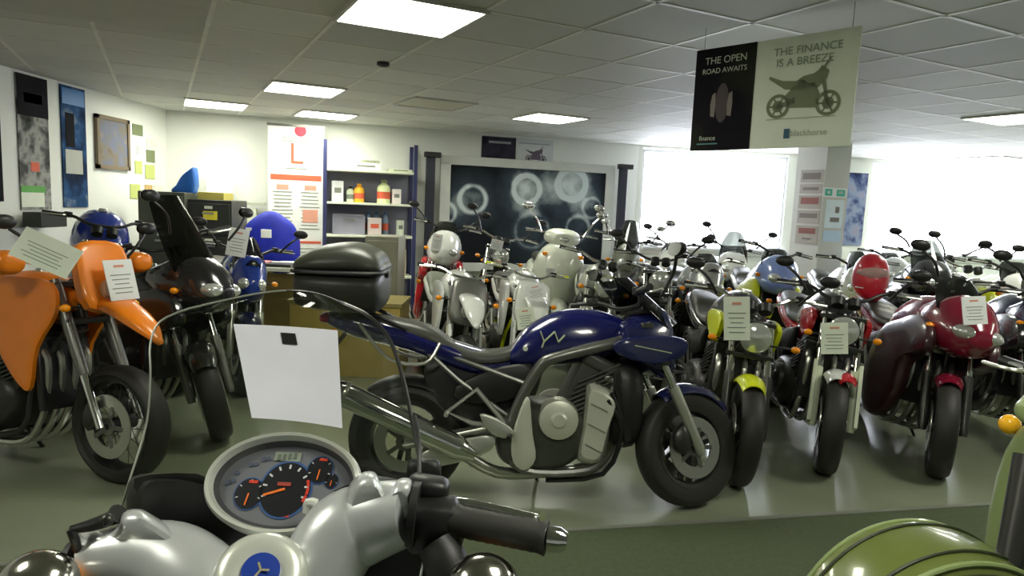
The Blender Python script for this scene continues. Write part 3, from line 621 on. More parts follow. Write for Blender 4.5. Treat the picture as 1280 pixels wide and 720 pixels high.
    seat = g('seat_st') or [(-.98, .84, .90, .06, 2.6, .1), (-.85, .81, .91, .11, 3, .1), (-.6, .78, .88, .13, 3, .1), (-.50, .76, .83, .13, 3, .1), (-.36, .73, .80, .14, 3, .1), (-.2, .73, .81, .10, 2.8, .2), (-.12, .76, .84, .06, 2.5, .2)]
    MB().body(seat, 20, 5).obj('seat', g('seat', SEAT), root)
    tail = g('tail_st') or [(-1.10, .80, .87, .05, 2.4, 0), (-.98, .76, .86, .10, 2.6, -.1), (-.7, .70, .82, .125, 2.6, -.1), (-.4, .64, .76, .125, 2.6, 0), (-.22, .62, .74, .09, 2.4, 0)]
    TL = MB().body(tail, 18, 5).obj('tail_cowl', g('tail', tk), root); tx, tz = tail[0][0], (tail[0][1] + tail[0][2]) / 2
    MB().sphere((tx - .02, 0, tz), (.035, .07, .03)).obj('tail_lamp', REDL, root)
    mb = MB(); mb.add([(tx + .1, -.08, tz - .05), (tx + .1, .08, tz - .05), (tx - .06, .08, tz - .26), (tx - .06, -.08, tz - .26), (tx + .08, -.08, tz - .07), (tx + .08, .08, tz - .07), (tx - .08, .08, tz - .27), (tx - .08, -.08, tz - .27)],
        [(0, 1, 2, 3), (7, 6, 5, 4), (0, 4, 5, 1), (1, 5, 6, 2), (2, 6, 7, 3), (3, 7, 4, 0)]); mb.obj('rear_mudguard', BLACK, root, bev=.006)
    for s in (-1, 1):
        indicator(root, None, (tx + .05, s * .07, tz - .06), s)
        MB().tube([(-.18, s * .16, .38), (-.2, s * .25, .37)], .011, 8).obj('footpeg', BLACK, root)
        mb = MB(); mb.tube([(-.2, s * .14, .4), (-.38, s * .17, .42), (-.5, s * .17, .47), (-.36, s * .15, .58), (-.2, s * .14, .4)], .014, 7); mb.tube([(-.5, s * .17, .47), (-.5, s * .25, .47)], .011, 7); mb.obj('footrest_bracket', g('arm', ALLOY), root)
        MB().body([(-.46, .52, .60, .02, 2.6, 0), (-.3, .5, .68, .03, 2.8, 0), (-.1, .56, .72, .025, 2.6, 0)], 12, 3, y0=s * .115).obj('side_panel', g('side', BLACK), root)
    MB().tube([(-.05, .12, .22), (-.02, .26, .02), (.02, .28, .012)], [.012, .01, .012], 7).obj('side_stand', BLACK, root)
    if not low and not g('norear'): MB().arc(AXR, R, R + .03, 130, 40, .09, crown=.4).obj('hugger', BLACK, root)
    # front end by style
    sty = g('style', 'naked')
    bm = g('bar', CHROME if sty in ('naked', 'dirt') else BLACK)
    bz = g('bz', zt + .09); bars(root, X, hx - .04, bz, g('bw', .36), g('rise', .04), .12, bm, g('hguard'), gm=g('gripm'))
    if g('mirrors', True): mirrorset(root, X if sty != 'full' else None, hx + (.0 if sty != 'full' else .12), bz + .03 + (0 if sty != 'full' else .04), .33, g('mh', .17), g('mcol', BLACK))
    for s in (-1, 1): indicator(root, X if sty != 'full' else None, (hx + .14, s * .09, g('iz', zt - .12)), s, stalk=g('istalk', .08))
    if sty == 'naked':
        c_ = V(hx + .16, 0, zt - .08)
        o = MB().lathe([(.02, -.12), (.06, -.10), (.085, -.04), (.092, .0), (.092, .02)], c_, (1, 0, 0), 24).obj('headlight', g('lampb', CHROME), root, X)
        MB().lathe([(.088, .018), (.07, .032), (.001, .04)], c_, (1, 0, 0), 24).obj('lens', LENS, o, X)
        mb = MB()
        for s in (-1, 1): mb.lathe([(.001, -.03), (.036, -.03), (.04, .02), (.001, .022)], (hx + .06, s * .045, zt + .08), (-.6, 0, .8), 18)
        mb.obj('gauges', BLACK, root, X)
    elif sty == 'dirt':
        z = zt; mk = g('mask', WHITEP)
        o = MB().puffy([(-.12, -.16), (.12, -.16), (.14, .06), (.10, .17), (-.10, .17), (-.14, .06)], .035, sm=3)
        o.v = [V(v.y, v.x, v.z) for v in o.v]; XM = X @ Matrix.Translation(V(hx + .15, 0, z + g('maskz', -.12))) @ Matrix.Rotation(math.radians(-18), 4, 'Y'); o = o.obj('headlight_mask', mk, root, XM)
        MB().lathe([(.065, 0), (.055, .04), (.001, .045)], (.02, 0, -.08), (1, 0, 0), 20).obj('lens', LENS, o, XM)
        for s in (-1, 1):
            mb = MB(); mb.puffy(g('shroud_o') or [(.38, .86), (.18, .92), (-.02, .90), (.02, .80), (.14, .60), (.26, .50), (.36, .48), (.40, .66)], .018, y0=s * .16, sm=3); mb.obj('tank_shroud', g('shroud', tk), root)
    else:
        fc = g('fair', tk); full = sty == 'full'
        nx = hx + .36 if full else hx + g('nose', .30); w0 = .2 if full else .15
        mb = MB(); mb.body([(hx - .12, zt - .14, zt + .00, w0 * .85, 2.6, .1), (hx + .02, zt - .24, zt + .06, w0, 2.6, .15), (hx + .14, zt - .28, zt + .09, w0 * .95, 2.5, .2), (nx - .08, zt - .26, zt + .02, w0 * .72, 2.4, .2), (nx, zt - .20, zt - .08, w0 * .35, 2.2, .1)], 24, 6)
        XF = None if full else X; FR = mb.obj('fairing', fc, root, XF)
        for s in (-1, 1): MB().sphere((nx - .055, s * w0 * .36, zt - .12), (.07, w0 * .33, .045)).obj('headlight', LENS, FR, XF)
        mb = MB(); nu, nv = 10, 8; sh = g('screen_h', .28); vs = []
        for off in (0, .004):
            for j in range(nv + 1):
                q = j / nv
                for i in range(nu + 1):
                    u = i / nu * 2 - 1; wd = w0 * .85 * (1 - .45 * q ** 2); vs.append(V(hx + .24 - .30 * q * (sh / .28) ** .3 - .13 * u * u - off, u * wd, zt + .02 + sh * q - .03 * u * u * (1 - q) - .02 * u * u))
        N1 = (nu + 1) * (nv + 1); fs = []
        for j in range(nv):
            for i in range(nu):
                a = j * (nu + 1) + i; fs += [(a, a + 1, a + nu + 2, a + nu + 1), (N1 + a, N1 + a + nu + 1, N1 + a + nu + 2, N1 + a + 1)]
        for i in range(nu): fs += [(i, N1 + i, N1 + i + 1, i + 1)]; a = nv * (nu + 1) + i; fs += [(a, a + 1, N1 + a + 1, N1 + a)]
        for j in range(nv): a = j * (nu + 1); b = a + nu; fs += [(a, a + nu + 1, N1 + a + nu + 1, N1 + a), (b, N1 + b, N1 + b + nu + 1, b + nu + 1)]
        MB().add(vs, fs).obj('windscreen', SCRN, FR, XF)
        MB().box((hx + .02, 0, zt + .07), (.1, .2, .05)).obj('gauges', BLACK, root, XF, bev=.012)
        if full or g('side_fair'):
            for s in (-1, 1):
                o = [(.60, .86), (.42, .90), (.22, .84), (.0, .74), (-.08, .5), (-.02, .28), (.12, .17), (.34, .2), (.47, .40), (.47, .62), (.66, .72)] if full else [(hx + .22, .86), (hx + .08, .88), (hx - .12, .85), (hx - .12, .78), (hx + .06, .735), (hx + .2, .78)]
                MB().puffy(o, .05 if full else .03, y0=s * (.185 if full else .16), sm=4, lv=((1., .1), (.97, .6), (.85, .95), (.6, 1.))).obj('fairing_panel', g('fair2', fc), root)
    if g('topbox'):
        tx, tz = g('topbox'); mb = MB(); mb.tube([(-.72, .12, .86), (-.95, .12, .96), (-1.2, .1, .98), (-1.2, -.1, .98), (-.95, -.12, .96), (-.72, -.12, .86)], .011, 7); mb.obj('luggage_rack', BLACK, root)
    for f_ in g('extra', []): f_(root, X)
    return root
def world(root):
    return Matrix.LocRotScale(root.location, root.rotation_euler, root.scale)
def price_card(lab, p, face, w, h, tilt=0., roll=0., cream=False, group=None, loc=None, red=True, mark=True):
    """sheet facing direction `face` (degrees heading)"""
    o = thing('price_card', lab, 'card', p, (math.radians(tilt), math.radians(roll), math.radians(face) + PI / 2), group)
    MB().box((0, 0, 0), (w, .004, h)).obj('sheet', PAPERG if cream else PAPER, o, flat=True)
    mb = MB()
    for k in range(5): mb.box((-.02 * w * (k % 2), -.003, h * (.12 - .11 * k)), (w * (.7 - .1 * (k % 3)), .001, h * .022))
    mb.obj('printed_lines', INK, o, flat=True)
    if red: MB().box((0, -.003, h * .34), (w * .35, .001, h * .06)).obj('printed_heading', mat('print_faded_red', (.7, .3, .22), .6), o, flat=True)
    return o
# ---- the blue motorcycle in the middle, seen from its right side
def top_case(p, heading):
    t = thing('top_case', 'large black plastic top case on the rack of the blue motorcycle', 'top case', p, (0, 0, heading))
    MB().body([(-.25, .02, .20, .16, 3, -.1), (-.21, -.01, .215, .24, 3.2, -.1), (0, -.03, .22, .28, 3.4, -.1), (.2, -.03, .215, .27, 3.4, -.1), (.25, .0, .2, .22, 3.2, -.1)], 32, 5).obj('lower_shell', mat('case_black', (.028, .03, .024), .42), t)
    MB().body([(-.255, .205, .24, .17, 3, .05), (-.22, .20, .29, .25, 3, .2), (-.1, .20, .345, .285, 3, .25), (.08, .20, .365, .285, 3, .25), (.21, .20, .32, .26, 3, .25), (.255, .205, .25, .2, 3, .1)], 32, 5).obj('lid', mat('case_black_lid', (.05, .055, .04), .38), t)
    mb = MB(); mb.body([(-.262, .195, .222, .18, 3.2, 0), (-.22, .19, .225, .262, 3.4, 0), (0, .19, .225, .298, 3.6, 0), (.2, .19, .225, .285, 3.6, 0), (.262, .195, .222, .21, 3.2, 0)], 32, 4); mb.obj('seam_band', BLACK, t)
    MB().box((.262, 0, .19), (.03, .09, .05)).obj('latch', DKMET, t, bev=.006)
    return t
def mark(root, X):
    # pale emblem on the tank and a white name stripe on the side fairing
    pass
cF, cR = onz(855, 630, 0), onz(520, 622, 0); hd = math.degrees(math.atan2(cF.y - cR.y, cF.x - cR.x)); hd -= 1
def faz_extra(root, X):
    mb = MB(); mb.puffy([(.19, .64), (.30, .60), (.335, .54), (.30, .42), (.26, .25), (.20, .225), (.145, .26), (.165, .42), (.175, .54)], .185, sm=3); mb.obj('engine_side_cover', CAST, root)
    for k in range(3): MB().beam((.20 - .01 * k, -.188, .54 - .1 * k), (.285 - .012 * k, -.188, .50 - .1 * k), .004, .012, V(0, 1, 0)).obj('cover_rib', STEEL, root)
    for s in (-1, 1):
        mb = MB(); mb.puffy([(-.17, .24), (-.18, .36), (-.13, .54), (-.10, .54), (-.08, .38), (-.06, .26), (-.11, .20)], .02, y0=s * .17, sm=3); mb.obj('frame_plate', CAST, root)
        MB().puffy([(-.34, .47), (-.25, .45), (-.17, .39), (-.20, .36), (-.28, .38)], .012, y0=s * .2, sm=3).obj('heel_plate', ALLOY, root)
        MB().puffy([(-.62, .26), (-.46, .33), (-.28, .36), (-.28, .29), (-.45, .22), (-.6, .2)], .015, y0=s * .16, sm=3).obj('swingarm_cover', ALLOY, root)
        mb = MB(); mb.beam((-.71, s * .14, .30), (-.3, s * .15, .40), .02, .10, V(0, 1, 0)); mb.obj('swingarm_plate', ALLOY, root, bev=.01) if s < 0 else None
    Xt = Matrix(((1, 0, 0, -.06), (0, 0, -1, -.168), (0, 1, 0, .885), (0, 0, 0, 1)))
    mb = MB()
    for a, b in (((0, .05), (.02, .0)), ((.02, .0), (.07, .05)), ((.07, .05), (.09, .0)), ((.09, 0), (.12, .035)), ((.02, 0), (.01, -.03))): mb.beam((-.06 + a[0], -.158, .83 + a[1]), (-.06 + b[0], -.158, .83 + b[1]), .006, .022, V(0, 1, 0))
    mb.obj('tank_emblem', mat('emblem_pale', (.55, .6, .4), .4), root)
    MB().lathe([(.001, 0), (.012, 0), (.012, .004), (.001, .005)], (-.13, -.15, .79), (0, -1, 0), 12).obj('tank_badge', PAPERG, root)
    mb = MB(); mb.beam((.40, -.19, .83), (.58, -.19, .80), .004, .022, V(0, 1, 0)); mb.obj('name_stripe', mat('emblem_pale', (.55, .6, .4)), root)
    for s in (-1, 1): MB().tube([(-.95, s * .12, .88), (-.8, s * .15, .72), (-.62, s * .15, .70), (-.55, s * .13, .80)], .009, 7, sm=4).obj('grab_rail', STEEL, root)
    mb = MB()
    for k in range(3): mb.tube([(.32 - .02 * k, -.16 - .01 * k, .62 - .03 * k), (.36, -.15, .4), (.28, -.13, .18), (.0, -.1, .13)], .012, 6, sm=3)
    mb.obj('coolant_hose', BLACK, root)
    MB().body([(-.62, .46, .72, .07, 3, 0), (-.5, .38, .76, .095, 3, 0), (-.3, .34, .74, .1, 3, 0), (-.16, .4, .7, .08, 3, 0)], 16, 3).obj('dark_gap_block', BLACK, root)  # black block added to darken the gap between rear wheel and engine
    MB().body([(.26, .40, .74, .10, 3, 0), (.34, .30, .76, .15, 3, 0), (.43, .30, .74, .15, 3, 0), (.47, .36, .70, .1, 3, 0)], 16, 2).obj('dark_gap_shell', BLACK, root)  # black shell added so the space between forks and engine looks dark
FZ = motorcycle('motorcycle', 'dark blue motorcycle seen side on, with black top case and chrome silencer', 'motorcycle', cF, hd, dict(
    tank=BLUE, style='half', steer=24, lean=-6, frame=GREYM, frame_kind='double', frame_w=.026, engine=mat('crankcase_grey', (.09, .095, .08), .45, .5), cyl=mat('crankcase_grey', (.3, .31, .26)), head=mat('crankcase_grey', (.3, .31, .26)), cover=CAST, ecx=.045, ecz=.45, nose=.22, fender=mat('deep_blue_fairing', (.01, .013, .08), .25, coat=.8), farc=(125, 40), capz=.99, tank_st=[(-.20, .70, .78, .10, 2.6, .1), (-.12, .68, .89, .145, 2.6, .25), (.05, .70, .98, .165, 2.6, .3), (.22, .73, .99, .165, 2.5, .3), (.36, .78, .95, .12, 2.5, .25), (.42, .81, .90, .06, 2.3, .2)], mufa=((-.36, -.2, .27), (-1.04, -.26, .58)), mufr=.06, pipe=STEEL, side_fair=True, discs=2, ew=.16, extra=[faz_extra],
    topbox=(-1.1, .98), fair=mat('deep_blue_fairing', (.008, .011, .07), .25, coat=.8), arm=ALLOY, screen_h=.22, tail_st=[(-1.12, .86, .93, .05, 2.4, 0), (-.98, .80, .93, .10, 2.6, -.1), (-.7, .74, .87, .125, 2.6, -.1), (-.4, .64, .78, .13, 2.6, 0), (-.2, .62, .74, .09, 2.4, 0)],
    seat_st=[(-1.0, .88, .93, .06, 2.6, .1), (-.85, .83, .92, .11, 3, .1), (-.62, .77, .88, .13, 3, .1), (-.50, .72, .81, .13, 3, .1), (-.36, .69, .765, .14, 3, .1), (-.22, .70, .78, .11, 2.8, .2), (-.14, .74, .83, .07, 2.5, .2)]))
p = world(FZ) @ V(-1.06, 0, .97); TC = top_case((p.x, p.y, p.z), math.radians(hd)); TC.scale = (.84, .84, .86)
# ---- right row, noses towards the viewer
YEL = mat('yellow_plastic', (.68, .75, .01), .35, coat=.4); RED = paint('wine_red_paint', (.22, .008, .03)); REDB = paint('bright_red_paint', (.5, .01, .02)); BLK = paint('black_paint', (.012, .012, .014)); SIL = mat('silver_paint', (.55, .57, .55), .25, .6, coat=.6)
WHT = paint('white_gloss', (.78, .8, .76)); DKB = paint('night_blue_paint', (.01, .012, .07)); LBL = paint('pale_blue_paint', (.25, .35, .75))
c_ = onz(912, 603, 0)
Y1 = motorcycle('motorcycle', 'black naked motorcycle with a yellow front mudguard, right behind the blue one', 'motorcycle', c_, -93, dict(lean=-9, tank=mat('yellow_black', (.02, .02, .015), .3, coat=.5), fender=YEL, style='naked', steer=-8, fork=DKMET, frame=BLK, zt=.90, bw=.40, rise=.05, istalk=.12, engine=mat('engine_black', (.05, .05, .045), .4, .4), tail=BLK, lampb=CHROME, arm=DKMET, farc=(150, 66), mh=.13,
    extra=[lambda r, X: [MB().puffy([(.44, .86), (.3, .90), (.12, .86), (.22, .76), (.38, .72)], .02, y0=s * .17, sm=3).obj('tank_scoop', YEL, r) for s in (-1, 1)]]))
c_ = onz(1022, 588, 0)
Y2 = motorcycle('motorcycle', 'black and red motorcycle with pale green white fork covers, second in the right row', 'motorcycle', c_, -100, dict(lean=-9, tank=BLK, tail=REDB, fender=WHT, style='naked', steer=-14, usd=False, fork=mat('pale_fork', (.72, .78, .60), .4), guards=mat('pale_fork', (.72, .78, .6), .4), frame=BLK, zt=.92, farc=(150, 66), lampb=BLK, engine=mat('engine_black', (.05, .05, .045), .4, .4), arm=DKMET, bar=BLACK, rise=.06, mh=.14, bw=.4,
    extra=[lambda r, X: [MB().puffy([(.44, .88), (.3, .92), (.16, .86), (.24, .76), (.38, .74)], .022, y0=s * .165, sm=3).obj('tank_scoop', REDB, r) for s in (-1, 1)], lambda r, X: MB().arc(AXF, .298, .338, 78, 62, .05, crown=.5, y0=.045).obj('mudguard_tip', REDB, r, X)]))
c_ = onz(1157, 592, 0)
Y3 = motorcycle('motorcycle', 'wine red fully faired touring motorcycle in the right row', 'motorcycle', c_, -98, dict(lean=-12, tank=RED, fender=RED, fair=RED, fair2=mat('grey_red_panel', (.05, .016, .02), .3, coat=.4), style='full', steer=-24, fork=DKMET, zt=1.0, bw=.34, screen_h=.16, farc=(150, 66), detail=2, iz=.86, mh=.12))
c_ = onz(1262, 585, 0)
Y4 = motorcycle('motorcycle', 'dark blue and black motorcycle at the right end of the front row', 'motorcycle', c_ + V(.2, .1, 0), -100, dict(tank=DKB, fender=BLK, fair=DKB, fair2=BLK, style='full', steer=-20, fork=DKMET, zt=.98, screen_h=.2, mh=.1))
gc = 'price cards on the front row of motorcycles'
def card_at(lab, px, py, Y, w, h, face=-90, tilt=0, roll=0, cream=False, grp='price cards on the motorcycles', red=True): return price_card(lab, ony(px, py, Y), face, w, h, tilt, roll, cream, grp, red=red)
def wp(r, x, y, z): return world(r) @ V(x, y, z)
# ---- left side
c_ = onz(146, 603, 0)
ORS = mat('orange_shell', (.95, .25, .008), .33, coat=.4)
O1 = motorcycle('motorcycle', 'orange and black supermoto with hand guards, nearest on the left', 'motorcycle', c_, -14, dict(maskz=.03, beak=(.84, .25), shroud_o=[(.42, .98), (.2, 1.0), (-.02, .98), (-.04, .88), (.06, .74), (.16, .58), (.28, .46), (.34, .46), (.36, .66), (.46, .84)], tank=ORS, fender=ORS, fkind='high', mask=ORS, style='dirt', steer=-8, usd=True, fork=GREYM, wf=.13, discs=1, spokes='wire', rim=BLACK, frame=mat('frame_black', (.02, .02, .02), .4), zt=1.0, bw=.38, bz=1.06, rise=.03, hguard=ORS, seat=BLACK, mirrors=True, mh=.16, tail=ORS, engine=mat('engine_black', (.05, .05, .045), .4, .4), shroud=ORS, iz=.88,
    seat_st=[(-1.0, .92, .97, .05, 2.6, .1), (-.7, .87, .95, .10, 3, .1), (-.3, .84, .92, .11, 3, .1), (-.02, .88, .98, .09, 2.8, .2), (.1, .92, 1.0, .06, 2.5, .2)], scale=1.02))
c_ = onz(258, 552, 0)
B1 = motorcycle('motorcycle', 'black fully faired touring motorcycle with a windscreen beside the orange one', 'motorcycle', c_, -20, dict(tank=BLK, fender=BLK, fair=BLK, fair2=BLK, style='full', steer=-45, fork=GREYM, zt=1.04, screen_h=.42, wf=.13, bz=1.16, seat=BLACK, iz=.9, mufa=((-.42, -.22, .26), (-.98, -.25, .36))))
B2 = motorcycle('motorcycle', 'blue motorcycle with an orange indicator behind the black touring one', 'motorcycle', ony(300, 520, 5.0).xy.to_3d(), -58, dict(tank=paint('mid_blue', (.01, .04, .3)), fender=DKB, fair=paint('mid_blue', (.01, .04, .3)), style='half', steer=0, zt=.95, screen_h=.2, mh=.14))
B3 = motorcycle('motorcycle', 'motorcycle with a glossy blue fuel tank behind the orange one', 'motorcycle', V(-3.15, 4.98, 0), -56, dict(tank_st=[(-.24, .76, .90, .12, 2.6, .1), (-.14, .78, 1.12, .19, 2.6, .25), (.05, .82, 1.20, .22, 2.6, .3), (.22, .84, 1.19, .21, 2.5, .3), (.34, .86, 1.1, .15, 2.5, .25), (.40, .9, 1.0, .08, 2.3, .2)], capz=1.205, tank=paint('gloss_blue', (.008, .03, .28)), fender=BLK, style='naked', steer=0, zt=.98, bz=1.10, bar=BLACK, lampb=BLACK, scale=1.1, mirrors=False, bw=.36))
# ---- middle rows behind the blue motorcycle
rnd = random.Random(5)
def back(px, Y, heading, lab, P, name='motorcycle', steer=None):
    d = ony(px, 400, Y); P.setdefault('detail', 1); P['steer'] = steer if steer is not None else rnd.uniform(-12, 12)
    return motorcycle(name, lab, 'motorcycle', V(d.x, d.y, 0), heading, P)
T = dict
back(572, 4.75, -74, 'white and silver trail bike with an amber indicator just behind the blue seat', T(tank=WHT, fender=WHT, fkind='high', style='dirt', usd=True, fork=SIL, guards=WHT, spokes='wire', rim=ALLOY, discs=1, zt=.95, bz=1.0, shroud=WHT, seat=mat('seat_grey', (.2, .22, .17), .5), frame=ALLOY, scale=.95, mirrors=False, istalk=.12, beak=(.80, .18), mask=GREYM))
back(652, 5.0, -80, 'white trail bike with yellow-green handlebar ends behind the blue fuel tank', T(tank=WHT, fender=WHT, fkind='high', mask=WHT, style='dirt', usd=True, fork=WHT, guards=WHT, spokes='wire', rim=ALLOY, discs=1, zt=.92, bz=1.0, shroud=WHT, frame=YEL, scale=.95, mirrors=False, beak=(.78, .18), gripm=YEL))
back(538, 7.0, -84, 'white faced sports motorcycle with red edges below the gauge picture', T(tank=WHT, fender=WHT, fair=WHT, fair2=REDB, style='full', zt=1.12, screen_h=.16, fork=GREYM, mh=.12))
back(604, 6.8, -88, 'black naked motorcycle with chrome handlebars below the gauge picture', T(tank=BLK, fender=BLK, style='naked', zt=1.06, lampb=BLACK, mh=.2, istalk=.12, bw=.4))
back(762, 6.9, -98, 'grey motorcycle with chrome mirrors and a screen below the gauge picture', T(tank=mat('grey_green_paint', (.18, .19, .15), .4, coat=.3), fender=GREYM, style='half', zt=1.08, screen_h=.3, mcol=CHROME, mh=.22))
back(735, 5.2, -92, 'dark motorcycle with a pale fuel tank behind the blue tank', T(tank=mat('pale_grey_paint', (.5, .52, .42), .4, coat=.4), fender=BLK, style='naked', zt=.98, lampb=CHROME, bar=CHROME, mirrors=False))
back(815, 5.5, -86, 'black motorcycle with pale fork tubes just beyond the blue cockpit', T(tank=BLK, fender=BLK, style='naked', zt=1.0, lampb=CHROME, bar=BLACK, mh=.14, fork=ALLOY))
back(826, 8.1, -100, 'white sports motorcycle at the left end of the first window', T(tank=WHT, fender=WHT, fair=WHT, fair2=WHT, style='full', zt=1.0, screen_h=.12, mh=.08))
back(900, 7.9, -100, 'white and black motorcycle with a large dark screen under the first window', T(tank=WHT, fender=WHT, fair=WHT, fair2=BLK, style='full', zt=.98, screen_h=.30, mh=.16))
back(872, 5.9, -92, 'silver motorcycle with a long dark seat below the first window', T(tank=SIL, fender=SIL, fair=SIL, style='half', zt=.98, screen_h=.14, mirrors=False, bar=STEEL))
back(958, 6.1, -96, 'motorcycle with pale blue nose fairing and yellow sides left of the column', T(tank=WHT, fender=YEL, fair=LBL, fair2=YEL, style='full', zt=1.06, screen_h=.12, mirrors=False, tail=WHT))
back(1062, 6.3, -100, 'white motorcycle behind the red helmet right of the column', T(tank=WHT, fender=WHT, fair=WHT, style='half', zt=.98, screen_h=.2, mirrors=False))
back(1148, 6.1, -100, 'black motorcycle with a broad rounded screen under the second window', T(tank=BLK, fender=BLK, fair=BLK, fair2=BLK, style='full', zt=1.08, screen_h=.24, mh=.1))
back(1105, 8.0, -100, 'silver and pale blue motorcycle farthest back beside the column', T(tank=LBL, fender=SIL, fair=SIL, fair2=SIL, style='full', zt=.98, screen_h=.12, mirrors=False))
back(1205, 6.2, -98, 'grey motorcycle with a thin mirror under the second window', T(tank=SIL, fender=SIL, style='naked', zt=1.0, mh=.2, lampb=CHROME))
back(1268, 5.9, -100, 'white sports motorcycle with a yellow top edge at the right', T(tank=WHT, fender=WHT, fair=WHT, fair2=YEL, style='full', zt=1.0, screen_h=.16, mh=.1))
back(1175, 8.2, -98, 'pale motorcycle parked closest to the second window', T(tank=WHT, fender=WHT, style='naked', zt=.98, mirrors=False))
# ---- white scooter with tall rounded front
def scooter(lab, loc, heading, m, seatm=SEAT, group=None, name='scooter'):
    h = math.radians(heading); root = thing(name, lab, 'scooter', V(*loc[:2], 0) - V(math.cos(h), math.sin(h), 0) * .6, (math.radians(-5), 0, h), group)
    X = Matrix.Identity(4)
    wheel(root, .6, .24, .11, None, ALLOY, 'small', 1); wheel(root, -.6, .24, .12, None, ALLOY, 'small', 1)
    mb = MB(); mb.tube([(.6, -.08, .24), (.45, -.08, .75)], .02, 8); mb.tube([(.6, .08, .24), (.45, .08, .75)], .02, 8); mb.obj('fork', GREYM, root)
    MB().arc(.6, .24, .275, 160, 20, .085, crown=.6).obj('front_mudguard', m, root)
    MB().body([(.30, .34, .98, .25, 2.6, .1), (.40, .34, 1.02, .27, 2.6, .15), (.52, .42, .98, .20, 2.4, .2), (.60, .56, .86, .1, 2.2, .2)], 24, 5).obj('leg_shield', m, root)
    MB().body([(-.1, .3, .36, .18, 3, 0), (.32, .3, .36, .18, 3, 0)], 16, 2).obj('footboard', BLACK, root)
    MB().body([(-.95, .6, .76, .08, 2.4, 0), (-.8, .5, .78, .16, 2.6, 0), (-.4, .34, .76, .2, 2.6, 0), (-.12, .3, .72, .16, 2.6, 0)], 20, 5).obj('rear_body', m, root)
    MB().body([(-.88, .76, .84, .1, 2.6, .1), (-.5, .75, .85, .15, 2.8, .1), (-.1, .72, .80, .12, 2.8, .1)], 18, 4).obj('seat', seatm, root)
    MB().body([(.24, 1.0, 1.10, .16, 2.6, .1), (.34, .98, 1.14, .18, 2.6, .1), (.46, .98, 1.1, .1, 2.4, .1)], 18, 4).obj('headset', m, root)
    MB().sphere((.45, 0, 1.04), (.03, .07, .04)).obj('headlight', LENS, root)
    bars(root, None, .34, 1.07, .33, .02, .1, CHROME); mirrorset(root, None, .32, 1.08, .3, .2, CHROME)
    for s in (-1, 1): indicator(root, None, (.50, s * .15, .9), s, stalk=.0)
    MB().sphere((-.95, 0, .7), (.03, .07, .04)).obj('tail_lamp', REDL, root)
    MB().tube([(-.3, -.2, .25), (-.85, -.22, .34)], [.04, .05], 12).obj('muffler', DKMET, root)
    return root
CRM = mat('cream_white_paint', (.74, .78, .66), .3, coat=.6)
d = ony(690, 400, 6.9); scA = scooter('large cream white scooter with a chrome mirror in front of the gauge picture', (d.x, d.y), -84, CRM); scA.scale = (1.12, 1.12, 1.12)
d = ony(772, 400, 8.4); scooter('white scooter standing by the right edge of the gauge picture', (d.x, d.y), -100, WHT)
# ---- price cards
price_card('price card on the orange headlight mask', wp(O1, .70, -.03, 1.02), -28, .15, .21, -18, 0)
card_at('large white sheet lying across the orange hand guard', 58, 316, 2.95, .245, .14, -80, -20, 25, True, red=False)
card_at('price card on the yellow motorcycle headlight', 921, 398, 3.70, .14, .24, -95, -8, -3, True)
card_at('price card on the black and red motorcycle with pale forks', 1043, 423, 3.85, .15, .18, -95, -5, -4, True)
card_at('price card on the wine red touring motorcycle screen', 1218, 388, 3.82, .13, .16, -95, -10, -6)
card_at('price card hanging from the blue motorcycle behind the black tourer', 297, 303, 4.85, .135, .20, -70, -5, 10)
card_at('price card on the white faced sports motorcycle', 546, 303, 6.85, .10, .17, -80, 0, 8)
card_at('red headed price card on the black naked motorcycle with chrome bars', 621, 306, 6.68, .12, .1, -85, 0, 12)
card_at('upper price card tucked on the cream scooter front', 688, 340, 6.8, .09, .08, -80, 0, 0)
card_at('white price card below the cream scooter', 670, 365, 4.9, .14, .11, -85, 0, -14)
card_at('small price card low on the black naked motorcycle', 609, 333, 6.68, .12, .06, -85, 0, 0)
card_at('cream price card on the white trail bike', 657, 398, 4.85, .13, .16, -85, 0, -8, True)
# ---- helmets
def helmet(lab, p, m, m2, heading, r=.135):
    o = thing('helmet', lab, 'helmet', p, (0, 0, math.radians(heading)))
    MB().body([(-r, -.03, .13, r * .5, 2.2, 0), (-r * .8, -.09, .2, r * .8, 2.2, 0), (0, -.13, .245, r * .95, 2.2, 0), (r * .7, -.13, .2, r * .75, 2.2, 0), (r * 1.05, -.11, .08, r * .4, 2.2, 0)], 22, 5).obj('shell', m, o)
    MB().body([(r * .35, .04, .15, r * .88, 2.2, 0), (r * .8, .04, .15, r * .7, 2.2, 0), (r * 1.03, .05, .13, r * .35, 2.2, 0)], 18, 3).obj('visor', m2, o)
    MB().body([(r * .5, -.03, -.01, r * .9, 2.2, 0), (r * .9, -.03, -.01, r * .62, 2.2, 0)], 18, 2).obj('pale_band', PAPER, o)
    return o
helmet('red full face helmet with pale bands on the wine red motorcycle seat', wp(Y3, -.70, -.12, .99), mat('helmet_red', (.6, .01, .03), .35, coat=.5), mat('visor_pale', (.5, .3, .28), .3), -105, .138)
